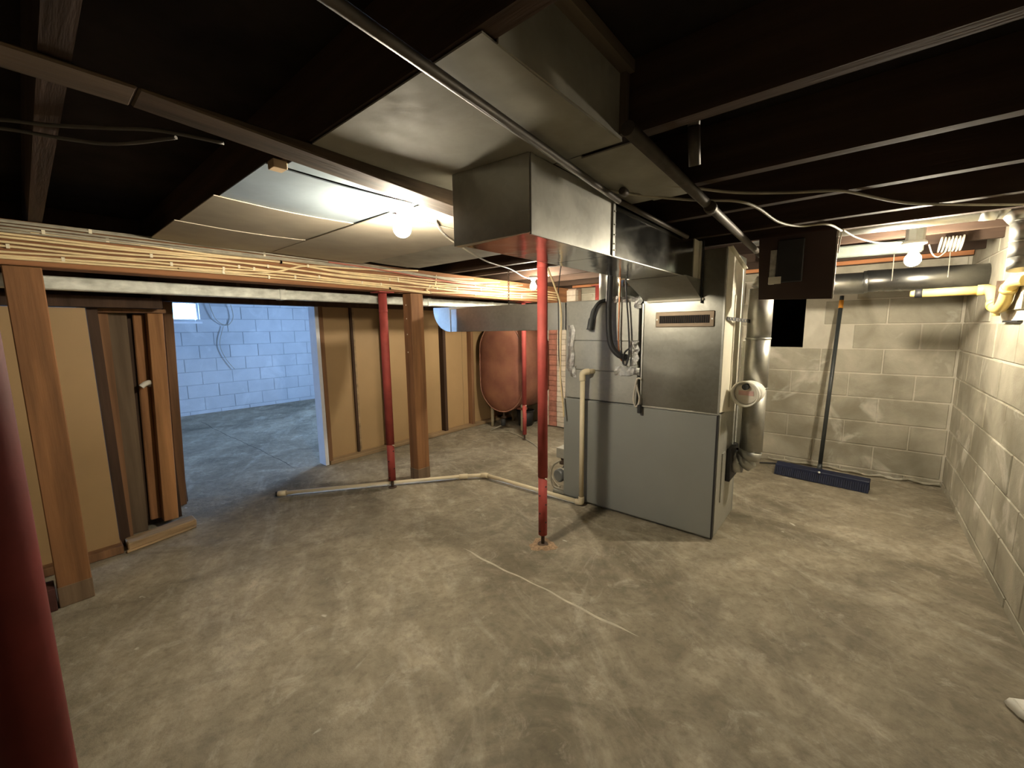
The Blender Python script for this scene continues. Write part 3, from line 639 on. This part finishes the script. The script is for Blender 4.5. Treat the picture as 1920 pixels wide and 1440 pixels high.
# ------------------------------------------------------------------ flue pipe
FLX, FLY = -.50, 3.15
fp = thing('flue_pipe', 'spangled metal flue pipe with a white damper beside the furnace', 'flue', (FLX, FLY, .3))
obj('pipe_section', B().tube([(FLX, FLY, .55), (FLX, FLY, .985)], .070, 28), M_PIPE, fp, smooth=True)
obj('pipe_section', B().tube([(FLX, FLY, .985), (FLX, FLY, 1.315)], .073, 28), M_PIPE, fp, smooth=True)
obj('pipe_section', B().tube([(FLX, FLY, 1.315), (FLX, FLY, 1.64)], .072, 28), M_PIPE, fp, smooth=True)
for z in (1.315, .985): obj('seam_ring', B().lathe((FLX, FLY, z), [(.072, -.008), (.076, -.004), (.076, .004), (.072, .008)], 28), M_PIPE, fp, smooth=True)
def elbow(pts, r, name='elbow', par=fp, m=M_PIPE):
    for a, b in zip(pts, pts[1:]):
        obj(name, B().tube([a, b], r, 24), m, par, smooth=True)
elbow([(FLX, FLY, .55), (FLX-.012, FLY-.002, .49), (FLX-.05, FLY-.004, .45), (FLX-.125, FLY-.005, .44)], .071)
elbow([(FLX, FLY, 1.63), (FLX+.03, FLY+.01, 1.685), (FLX+.10, FLY+.03, 1.74), (FLX+.24, FLY+.06, 1.77)], .071)
DZ = .965
dm = obj('damper_tee', B().tube([(FLX, FLY-.02, DZ), (FLX-.010, FLY-.10, DZ), (FLX-.018, FLY-.16, DZ)], [.070, .078, .078], 28), M_WHITE, fp, smooth=True)
a, bq = Vector((FLX-.018, FLY-.16, DZ)), Vector((FLX-.024, FLY-.205, DZ))
b = B(); n = 28
d = (bq-a).normalized(); u = Vector((0, 0, 1)); w = d.cross(u).normalized()
ringr = [(.079, 0), (.083, .01), (.085, .045), (.075, .045), (.075, .006)]
for rr, tt in ringr:
    for k in range(n): b.v.append(a + d*tt + (w*math.cos(2*PI*k/n)+u*math.sin(2*PI*k/n))*rr)
for i in range(len(ringr)-1):
    for k in range(n): p, q = i*n+k, i*n+(k+1) % n; b.f.append((p, q, q+n, p+n))
obj('damper_ring', b, M_WHITE, dm, smooth=True)
obj('damper_door', B().tube([a+d*.006, a+d*.012], .066, 28), mat('damper_grey', (.62, .58, .50), .5, .3, .08), dm)
obj('damper_weight', B().tube([a+d*.012+u*.045, a+d*.040+u*.045], .020, 14), M_BLACK, dm, smooth=True)
pp = a+d*.014
obj('damper_label', B().add([pp-w*.045+u*.018, pp+w*.045+u*.018, pp+w*.045-u*.012, pp-w*.045-u*.012], [(0, 1, 2, 3)]).prism([pp-w*.045+u*.018, pp+w*.045+u*.018, pp+w*.045-u*.012, pp-w*.045-u*.012], d*.001), mat('pink_label', (.62, .38, .34), .6), dm)
st = obj('strap', B().bar((FX1+.012, 2.80, 1.447), (FLX-.045, FLY-.055, 1.43), .003, .022), M_BLACK, fp)
for k in range(7):
    q = Vector((FX1+.012, 2.80, 1.447)).lerp(Vector((FLX-.045, FLY-.055, 1.43)), .1+.13*k)
    obj('strap_hole', B().cyl(q+Vector((.0025, 0, 0)), q+Vector((.0040, 0, 0)), .005, 8), M_STAPLE, st)

# ------------------------------------------------------------------ drain pipe
dp = thing('drain_pipe', 'cream plastic drain pipe from the furnace lying across the floor', 'pipe', (-1.57, 2.70, 0))
R = .019
run = [(-1.575, 2.705, .024), (-2.60, 2.68, .024), (-2.74, 2.53, .024), (-3.68, 1.27, .024)]
obj('riser', B().cyl((-1.572, 2.705, .04), (-1.572, 2.705, 1.03), R, 14), M_PVC, dp, smooth=True)
obj('elbow', B().tube(smooth_path([(-1.572, 2.705, 1.0), (-1.572, 2.705, 1.05), (-1.555, 2.712, 1.068), (-1.535, 2.735, 1.07)]), R*1.25, 14), M_PVC, dp, smooth=True)
obj('outlet', B().cyl((-1.54, 2.73, 1.07), (-1.52, 2.78, 1.07), R, 14), M_PVC, dp, smooth=True)
obj('elbow', B().tube(smooth_path([(-1.572, 2.705, .075), (-1.572, 2.705, .035), (-1.585, 2.704, .026), (-1.62, 2.703, .024)]), R*1.25, 14), M_PVC, dp, smooth=True)
for p, q in zip(run, run[1:]): obj('floor_run', B().cyl(p, q, R, 14), M_PVC, dp, smooth=True)
for i in (1, 2):
    p = Vector(run[i]); d0 = (Vector(run[i-1])-p).normalized(); d1 = (Vector(run[i+1])-p).normalized()
    obj('coupling', B().tube([p+d0*.04, p, p+d1*.04], R*1.25, 14), M_PVC, dp, smooth=True)
p = Vector(run[-1]); dd = (Vector(run[-2])-p).normalized()
obj('end_coupling', B().tube([p-dd*.015, p+dd*.05], R*1.28, 14), M_PVC, dp, smooth=True)
obj('open_end', B().cyl(p-dd*.03, p-dd*.014, R*1.1, 14), M_BLACK, dp)

# ------------------------------------------------------------------ oil tank
ot = thing('oil_tank', 'oxblood-red upright oval fuel tank on pipe legs in the back corner', 'tank', (-3.76, 4.45, 0))
TW, TH, TC = .385, .225, .875       # half width, straight half-height, centre height
def oval(s, y, x=-3.70):
    out = []
    for k in range(40):
        a = 2*PI*k/40; cx, cz = math.cos(a), math.sin(a)
        out.append(Vector((x+cx*TW*s, y, TC + cz*TW*s + (TH if cz > 1e-6 else -TH if cz < -1e-6 else 0))))
    return out
b = B(); rings = [(.15, 4.115), (.6, 4.125), (.93, 4.145), (.985, 4.16), (1.0, 4.17), (1.0, 4.82)]
for s, y in rings: b.v += oval(s, y)
for i in range(len(rings)-1):
    for k in range(40): p, q = i*40+k, i*40+(k+1) % 40; b.f.append((p, q, q+40, p+40))
b.f.append(tuple(range(40))); b.f.append(tuple(range(200, 240)))
obj('tank_body', b, M_TANK, ot, smooth=True)
o1, o2 = oval(1.0, 4.155), oval(1.0, 4.155)
obj('rim_seam', B().tube(oval(1.008, 4.158)+oval(1.008, 4.158)[:1], .009, 6, cap=False), mat('rim_paint', (.33, .16, .11), .5, 0, .2), ot, smooth=True)
for x, y in ((-3.95, 4.25), (-3.44, 4.30), (-3.95, 4.72), (-3.44, 4.74)):
    obj('leg', B().cyl((x, y, .0), (x, y, .40), .022, 12), mat('dirty_pipe_leg', (.42, .38, .27), .7), ot, smooth=True)
obj('leg_flange', B().box(-3.50, -3.38, 4.26, 4.34, .30, .33), M_TANK, ot)
obj('outlet_valve', B().lathe((-3.74, 4.26, .14), [(.01, 0), (.035, .005), (.035, .03), (.014, .035), (.014, .12)], 14), M_RUST, ot, smooth=True)
obj('filter_bowl', B().lathe((-3.72, 4.22, .05), [(.028, 0), (.034, .01), (.034, .085), (.026, .095)], 16), M_BLACK, ot, smooth=True)
tag(obj('fuel_line', B().tube(smooth_path([(-3.72, 4.22, .06), (-3.80, 4.12, .012), (-3.74, 3.98, .007), (-3.62, 4.06, .007), (-3.45, 4.10, .007), (-2.9, 3.85, .007), (-2.45, 3.45, .007), (-2.05, 3.02, .007), (-1.90, 2.90, .012)]), .006, 6), M_CABLEG, smooth=True), 'thin dark fuel line snaking over the floor from tank to burner', 'pipe')
bk = thing('black_bucket', 'black bucket in the dark under the fuel tank', 'bucket', (-3.60, 4.60, 0))
obj('bucket_body', B().lathe((-3.62, 4.60, .0), [(.10, .001), (.125, .22), (.118, .22), (.095, .01)], 20), M_BLACK, bk, smooth=True)
obj('bucket_rim', B().lathe((-3.62, 4.60, .21), [(.118, 0), (.132, .002), (.132, .014), (.118, .016)], 20), M_BLACK, bk, smooth=True)

# ------------------------------------------------------------------ chimney pier beside the tank
ch = thing('chimney_pier', 'narrow chimney of rough red and whitewashed bricks behind the furnace', 'chimney', (-3.13, 4.85, 0))
obj('pier_core', B().box(-3.37, -2.90, 4.80, 4.93, 0, ZJ-.01), mat('pier_mortar', (.46, .33, .25), .95), ch)
hb = .072
for k in range(26):
    z = .004+k*(hb+.001)
    for x0, x1, m in ((-3.372, -3.335, M_CHIM), (-3.327, -3.195, M_BRICK), (-3.187, -3.045, M_CHIM), (-3.037, -2.898, M_CHIM)):
        obj('brick', B().box(x0, x1, 4.772+random.uniform(-.004, .004), 4.85, z+.0015, min(z+hb-.0015, ZJ-.012)), m, ch, bevel=.003)

# ------------------------------------------------------------------ scoop duct hanging by chain
sd = thing('scoop_duct', 'hanging galvanized duct with a rounded end, above the fuel tank', 'duct', (-2.4, 2.85, 1.38))
A0, A1 = Vector((-1.79, 2.80, 0)), Vector((-3.03, 2.66, 0)); ud = (A1-A0).normalized(); pn = Vector((-ud.y, ud.x, 0))
if pn.y < 0: pn = -pn
Ld = (A1-A0).length; zb, zt2 = 1.385, 1.60
prof = [(0, zb), (Ld-.02, zb-.008)]
for k in range(1, 9):
    a = k/8*PI/2; prof.append((Ld-.02+.215*math.sin(a), zb-.008+.225*(1-math.cos(a))))
prof += [(Ld+.19, zt2+.012), (0, zt2)]
obj('duct_side', B().prism([A0+ud*s+Vector((0, 0, z)) for s, z in prof], pn*.004), M_GALV, sd)
obj('duct_side', B().prism([A0+ud*s+Vector((0, 0, z))+pn*.30 for s, z in prof], pn*.004), M_GALV, sd)
b = B()
for s, z in prof[:-2]: b.v += [A0+ud*s+Vector((0, 0, z)), A0+ud*s+Vector((0, 0, z))+pn*.30]
for k in range(len(prof)-3): b.f.append((2*k, 2*k+1, 2*k+3, 2*k+2))
o = obj('duct_bottom', b, M_GALV, sd); o.modifiers.new('thick', 'SOLIDIFY').thickness = .003
obj('duct_top', B().prism([A0+Vector((0, 0, zt2)), A0+ud*(Ld-.02)+Vector((0, 0, zt2)), A0+ud*(Ld-.02)+pn*.3+Vector((0, 0, zt2)), A0+pn*.3+Vector((0, 0, zt2))], (0, 0, .003)), M_GALV, sd)
q = A0+ud*(Ld-.03)-pn*.004; obj('seam_cleat', B().prism([q+Vector((0, 0, zb-.006)), q+ud*.022+Vector((0, 0, zb-.006)), q+ud*.022+Vector((0, 0, zt2)), q+Vector((0, 0, zt2))], -pn*.003), M_GALVB2, sd)
q = A0+ud*.03-pn*.004; obj('end_flange', B().prism([q+Vector((0, 0, zb-.01)), q+ud*.03+Vector((0, 0, zb-.01)), q+ud*.03+Vector((0, 0, zt2+.005)), q+Vector((0, 0, zt2+.005))], -pn*.004), M_GALVB2, sd)
q = A0+ud*(Ld-.02)-pn*.006; obj('top_strip', B().prism([q+Vector((0, 0, zt2-.012)), q-ud*.22+Vector((0, 0, zt2-.004)), q-ud*.22+Vector((0, 0, zt2)), q+Vector((0, 0, zt2+.006))], -pn*.003), M_CREAM, sd)
cn = thing('hanger_chain', 'rusty chain holding up the scoop duct below the far bulb', 'chain', (-2.38, 2.80, 1.60))
for k in range(13):
    z = 1.61+.024*k; b = B(); ps_ = []
    for j in range(12):
        a = 2*PI*j/12; u1 = math.cos(a)*.008; ps_.append((-2.38+(u1 if k % 2 else 0), 2.80+(0 if k % 2 else u1), z+math.sin(a)*.015))
    obj('link', b.tube(ps_+ps_[:1], .0025, 5, cap=False), M_RUST, cn, smooth=True)

# ------------------------------------------------------------------ push broom
br = thing('push_broom', 'navy push broom leaning against the block wall', 'broom', (-.16, 4.48, 0))
h0, h1 = Vector((-.50, 4.50, 0)), Vector((.18, 4.425, 0)); hd = (h1-h0).normalized(); hn = Vector((-hd.y, hd.x, 0))
obj('broom_block', B().hexa([h0+hn*.0+Vector((0, 0, .060)), h1+Vector((0, 0, .060)), h1+hn*.075+Vector((0, 0, .075)), h0+hn*.075+Vector((0, 0, .075)), h0+hn*.005+Vector((0, 0, .088)), h1+hn*.005+Vector((0, 0, .088)), h1+hn*.07+Vector((0, 0, .105)), h0+hn*.07+Vector((0, 0, .105))]), mat('navy_block', (.008, .013, .040), .5), br, bevel=.004)
nb = 44
for k in range(nb):
    p = h0.lerp(h1, (k+.5)/nb); s = .0062
    if k % 4: pass
    for row, (o0, o1) in enumerate(((.004, -.022), (.032, .02), (.062, .075))):
        pa, pb = p+hn*o0, p+hn*o1
        bb = B().hexa([pb-hd*s*1.15-hn*.011, pb+hd*s*1.15-hn*.011, pb+hd*s*1.15+hn*.011, pb-hd*s*1.15+hn*.011,
                       pa-hd*s-hn*.009+Vector((0, 0, .068)), pa+hd*s-hn*.009+Vector((0, 0, .068)), pa+hd*s+hn*.009+Vector((0, 0, .068)), pa-hd*s+hn*.009+Vector((0, 0, .068))])
        obj('bristle_tuft', bb, M_NAVY, br)
b0, b1 = Vector((-.165, 4.535, .085)), Vector((-.128, 4.86, 1.66)); bd = (b1-b0).normalized()
obj('handle', B().cyl(b0, b0+(b1-b0)*.93, .016, 14), M_HANDLE, br, smooth=True)
obj('orange_sleeve', B().cyl(b0+(b1-b0)*.93, b0+(b1-b0)*.975, .0175, 14), M_ORANGE, br, smooth=True)
obj('handle_tip', B().cyl(b0+(b1-b0)*.975, b1, .016, 14), M_HANDLE, br, smooth=True)
obj('socket', B().tube([b0-bd*.02, b0+bd*.06], [.024, .017], 14), M_HANDLE, br, smooth=True)
obj('bolt', B().cyl(h0.lerp(h1, .5)+Vector((0, 0, .085)), h0.lerp(h1, .5)+hn*-.01+Vector((0, 0, .092)), .009, 10), M_GALVB2, br)

# ------------------------------------------------------------------ ducts and pipes at right
rd = thing('round_duct', 'large round galvanized duct crossing in front of the back wall', 'duct', (0, 4.30, 1.64))
M_DUCTD = galv('tarnished_round_duct', (.34, .34, .32), .30, .06, .95)
for x0, x1 in ((-.62, .02), (.025, XR)):
    obj('duct_section', B().tube([(x0, 4.30, 1.735), (x1, 4.30, 1.722)], .083, 32), M_DUCTD, rd, smooth=True)
obj('seam_ring', B().tube([(.005, 4.30, 1.73), (.012, 4.30, 1.73), (.032, 4.30, 1.73), (.04, 4.30, 1.73)], [.083, .086, .086, .083], 32), M_DUCTD, rd, smooth=True)
for x in (.17, .46): obj('hanger_wire', B().tube([(x, 4.215, 1.72), (x, 4.23, 1.80), (x, 4.30, ZC)], .0025, 5), M_CABLEW, rd)
ud_ = thing('branch_duct', 'slim round duct between joists bending down at the right wall', 'duct', (.2, 3.26, 1.93))
obj('duct_section', B().tube([(-.62, 3.26, 1.992), (.47, 3.26, 1.985)], .058, 28), M_GALV, ud_, smooth=True)
obj('crimp_collar', B().tube([(.44, 3.26, 1.985), (.46, 3.26, 1.985), (.50, 3.26, 1.984)], [.058, .062, .062], 28), M_GALVB2, ud_, smooth=True)
el = [(.49, 3.26, 1.985), (.555, 3.25, 1.965), (.597, 3.24, 1.90), (.603, 3.235, 1.80), (.603, 3.23, 1.72), (.603, 3.22, 1.66)]
for a, bq in zip(el, el[1:]): obj('elbow_gore', B().tube([a, bq], .052, 28), M_GALV, ud_, smooth=True)
for a in el[1:4]: obj('gore_ring', B().lathe((a[0], a[1], a[2]-.004), [(.052, 0), (.055, .002), (.055, .006), (.052, .008)], 28), M_GALVB2, ud_, smooth=True)
yp = thing('trap_pipe', 'yellowed plastic waste pipe with a U-trap at the right wall', 'pipe', (.5, 3.8, 1.45))
p0, p1 = Vector((.269, 3.927, 1.603)), Vector((.60, 3.885, 1.605))
obj('waste_run', B().cyl(p0+(p1-p0)*.14, p1, .027, 18), M_YEL, yp, smooth=True)
obj('pipe_tip', B().tube([p0-(p1-p0)*.03, p0+(p1-p0)*.05], [.018, .024], 18), M_YEL, yp, smooth=True)
obj('rubber_coupling', B().cyl(p0+(p1-p0)*.04, p0+(p1-p0)*.15, .029, 18), M_BLACK, yp, smooth=True)
obj('hub', B().cyl(p0+(p1-p0)*.88, p1+(p1-p0)*.04, .033, 18), M_YEL, yp, smooth=True)
U = smooth_path([(.595, 3.89, 1.605), (.612, 3.845, 1.595), (.618, 3.80, 1.54), (.618, 3.73, 1.490), (.618, 3.63, 1.482), (.618, 3.55, 1.515), (.618, 3.50, 1.575), (.618, 3.44, 1.612), (.618, 3.36, 1.615), (.64, 3.30, 1.615)], 5)
obj('u_bend', B().tube(U, .0285, 18), M_YEL, yp, smooth=True)
for i in (12, 30): obj('slip_nut', B().tube([U[i], U[i+1], U[i+2]], .035, 18), M_YEL, yp, smooth=True)
obj('clean_out', B().cyl((.618, 3.68, 1.468), (.618, 3.68, 1.44), .016, 12), M_YEL, yp, smooth=True)
obj('pipe_clamp', B().box(.60, .655, 3.655, 3.67, 1.50, 1.64), M_RUST, yp)
wv = thing('wall_recess', 'small rough recess in the right wall under the trap', 'recess', (.67, 3.55, 1.41))
obj('recess_back', B().box(.70, .71, 3.41, 3.69, 1.41, 1.475), M_MORTAR, wv)
obj('recess_edge', B().box(.648, .70, 3.40, 3.70, 1.402, 1.412), M_BLACK, wv)  # black strip stands for the dark shadow of the opening
obj('recess_edge', B().box(.655, .70, 3.40, 3.70, 1.472, 1.63), M_BLOCK, wv)

hb_ = thing('hanging_board', 'dark brown board hanging from the joists beside the flue', 'board', (-.31, 3.0, 1.555))
obj('board_face', B().hexa([(-.487, 2.985, 1.562), (-.122, 2.985, 1.548), (-.122, 3.000, 1.548), (-.487, 3.000, 1.562), (-.505, 2.985, 1.93), (-.128, 2.985, 1.93), (-.128, 3.000, 1.93), (-.505, 3.000, 1.93)]), M_BROWNB, hb_)
obj('edge_strip', B().box(-.126, -.119, 2.983, 3.002, 1.55, 1.93), M_CABLEG, hb_)
obj('dark_box', B().box(-.40, -.27, 2.955, 2.984, 1.655, 1.90), M_BLACK, hb_, bevel=.004)
obj('foil_strip', B().box(-.437, -.405, 2.972, 2.984, 1.69, 1.85), M_FOIL, hb_)
obj('pale_tag', B().box(-.437, -.372, 2.950, 2.954, 1.648, 1.69).box(-.437, -.41, 2.954, 2.984, 1.648, 1.69), M_WHITE, hb_)

# ------------------------------------------------------------------ light bulbs
def bulb(label, x, y, z, r, strength, ztop, plate):
    t = thing('light_bulb', label, 'light bulb', (x, y, z-r), 'bare glowing bulbs')
    pr = [(.001, -r)]
    for k in range(1, 10):
        a = -PI/2 + k/10*PI*.83; pr.append((r*math.cos(a), r*math.sin(a)))
    pr += [(r*.45, r*1.25), (r*.40, r*1.45)]
    obj('glass', B().lathe((x, y, z), pr, 18), emit('bulb_glow_%d' % int(strength), strength), t, smooth=True)
    obj('screw_cap', B().lathe((x, y, z+r*1.43), [(r*.40, 0), (r*.42, .008), (r*.38, .02)], 16), M_GALVB2, t, smooth=True)
    obj('socket', B().lathe((x, y, z+r*1.43+.012), [(r*.62, 0), (r*.75, .012), (plate, .02), (plate, .032), (plate*.8, .04)], 24), M_WHITE, t, smooth=True)
    zs = z+r*1.43+.05
    if ztop > zs: obj('ceiling_box', B().lathe((x, y, zs), [(plate*.75, 0), (plate*.78, .002), (plate*.78, ztop-zs), (plate*.7, ztop-zs)], 8), M_GALVD, t)
    return t
bulb('bare glowing bulb under the tan board, nearest the viewer', -1.530, 1.10, 1.832, .038, BULB1, 1.91, .052)
bulb('bare glowing bulb in front of the right-hand round duct', .219, 3.41, 1.774, .038, BULB2, ZC, .055)
bulb('bare glowing bulb beyond the red post, above the scoop duct', -2.56, 3.40, 1.822, .034, BULB3, 1.925, .055)
# things around the right bulb
cw = thing('cable_coil', 'hank of white cable hung on a joist beside the right bulb', 'cable', (.42, 3.86, 1.86))
for k in range(7):
    x = .37+.016*k; pp_ = []
    for j in range(17):
        a = 2*PI*j/16; pp_.append((x+.006*math.sin(a), 3.88+.030*math.cos(a), 1.905+.045*math.sin(a)-.002*(k % 3)))
    obj('cable_turn', B().tube(pp_, .005, 6, cap=False), M_CABLEW, cw, smooth=True)
cable('white cable slung from the right bulb to the hanging board', [(.17, 3.40, 1.88), (.06, 3.30, 1.875), (-.04, 3.15, 1.895), (-.105, 3.0, 1.925)], M_CABLEW, .005)
cable('white wire looping down beside the right bulb', [(.40, 3.86, 1.86), (.36, 3.80, 1.82), (.33, 3.78, 1.84), (.31, 3.78, 1.90)], M_CABLEW, .004)
cable('pale wire tail at the corner of the hanging board', [(-.105, 3.02, 1.929), (-.112, 2.99, 1.86), (-.115, 2.99, 1.80)], M_CABLEW, .004)
tag(obj('insulation_strip', B().hexa([(-.60, 3.93, 1.90), (.30, 3.93, 1.88), (.30, 3.99, 1.88), (-.60, 3.99, 1.90), (-.60, 3.93, 1.975), (.30, 3.93, 1.965), (.30, 3.99, 1.965), (-.60, 3.99, 1.975)]), mat('pale_green_foam', (.20, .225, .195), .8), bevel=.01), 'pale strip of insulation fixed to the joist behind the right bulb', 'insulation')
tag(obj('sill_beam', B().box(-3.0, XR-.002, 4.86, 4.949, 1.935, 2.05), wood('sill', (.46, .20, .09), 'X'), bevel=.003), 'orange wooden sill beam on top of the back block wall', 'beam')

# ------------------------------------------------------------------ far room details
for i, pts in enumerate(([(-8.55, 2.12, 1.90), (-8.56, 2.20, 1.62), (-8.57, 2.36, 1.52), (-8.56, 2.46, 1.66), (-8.55, 2.44, 1.88)], [(-8.57, 2.30, 1.50), (-8.57, 2.22, 1.2), (-8.57, 2.28, .95), (-8.57, 2.40, .74)])):
    cable(['thin dark wire looped high on the far white wall', 'thin dark wire trailing down the far white wall'][i], pts, M_CABLEG, .006)
tag(obj('garden_bush', B().lathe((-11.5, 2.15, .8), [(.9, 0), (.8, .5), (.45, .9), (.12, 1.25), (.03, 1.5)], 12), mat('bush_green', (.10, .26, .24), .9, 0, .4, 6)), 'pale bush outside the small far window', 'bush')
tag(obj('garden_ground', B().box(-20, XF-.21, -8, 10, .6, .8), mat('lawn', (.16, .22, .14), .9)), 'lawn outside the small far window', 'lawn', kind='structure')

# ------------------------------------------------------------------ small debris
cr = B()
for k in range(14):
    a = 2*PI*k/14; cr.v.append(Vector((.575+.045*math.cos(a)*(1+.2*math.sin(3*a)), 2.18+.05*math.sin(a), .001)))
top = [Vector((v.x*.8+.575*.2, v.y*.8+2.18*.2, .028+.006*math.sin(k))) for k, v in enumerate(cr.v)]
cr.v += top; cr.f = [tuple(range(14))[::-1], tuple(range(14, 28))] + [(k, (k+1) % 14, 14+(k+1) % 14, 14+k) for k in range(14)]
tag(obj('plaster_chunk', cr, M_WHITE, smooth=True), 'white lump of plaster on the floor by the right wall', 'debris')
cv = B(); pts = []
for k in range(40):
    x = -.62+1.27*k/39; pts.append((x, 4.925-.018*math.sin(9*x)+.01*math.sin(31*x), .012+.012*math.sin(17*x)**2))
tag(obj('mortar_ridge', cv.tube(pts, [.016+.010*math.sin(5*k)*math.sin(1.3*k) for k in range(40)], 6), M_BLOCK, smooth=True), 'crumbling ridge of mortar along the foot of the back wall', 'mortar', kind='structure')

cable('black cable lying along the foot of the back wall behind the broom', [(-.66, 4.72, .008), (-.52, 4.80, .007), (-.42, 4.86, .008), (-.30, 4.84, .007), (-.16, 4.80, .007), (-.02, 4.79, .007), (.10, 4.82, .007)], M_BLACK, .008)

# control joint across the slab: open and dark in the far room, a pale trowelled ridge in this one
def floor_line(x0, x1, m, w, h, name):
    b = B(); n = 60
    for k in range(n+1):
        x = x0+(x1-x0)*k/n; y = 1.672+.012*math.sin(2.1*x)+.006*math.sin(9*x)+.003*math.sin(31*x); ww = w*(.6+.4*abs(math.sin(3.3*x+1)))*min(1, (k+.5)/10, (n-k+.5)/10)
        z = -.004+.004*math.sin(1.7*x+2.1*y)*math.sin(1.1*y-.7*x)
        b.v += [Vector((x, y-ww, z-.002)), Vector((x, y, z-.002+(h+.002)*min(1, (k+.1)/10, (n-k+.1)/10))), Vector((x, y+ww, z-.002))]
    for k in range(n): b.f += [(3*k, 3*k+1, 3*k+4, 3*k+3), (3*k+1, 3*k+2, 3*k+5, 3*k+4)]
    return obj(name, b, m, floor)
floor_line(-8.5, -3.75, mat('dark_joint', (.07, .06, .05), .95), .010, .0012, 'control_joint')
floor_line(-1.95, -.55, mat('pale_ridge', (.55, .50, .40), .9, 0, .2, 12, .3), .013, .0025, 'mortar_ridge_line')
rb = B(); n = 18
for ring, (rr, hh) in enumerate(((.085, -.003), (.06, .004), (.034, .006))):
    for k in range(n):
        a = 2*PI*k/n; q = rr*(1+.18*math.sin(3*a+1)+.1*math.sin(7*a)); rb.v.append(Vector((-1.468+q*math.cos(a), 2.04+q*math.sin(a), hh)))
for i in range(2):
    for k in range(n): rb.f.append((i*n+k, i*n+(k+1) % n, (i+1)*n+(k+1) % n, (i+1)*n+k))
obj('crumbled_footing', rb, mat('rusty_crumbs', (.30, .20, .12), .95, 0, .4, 60, .5), floor)
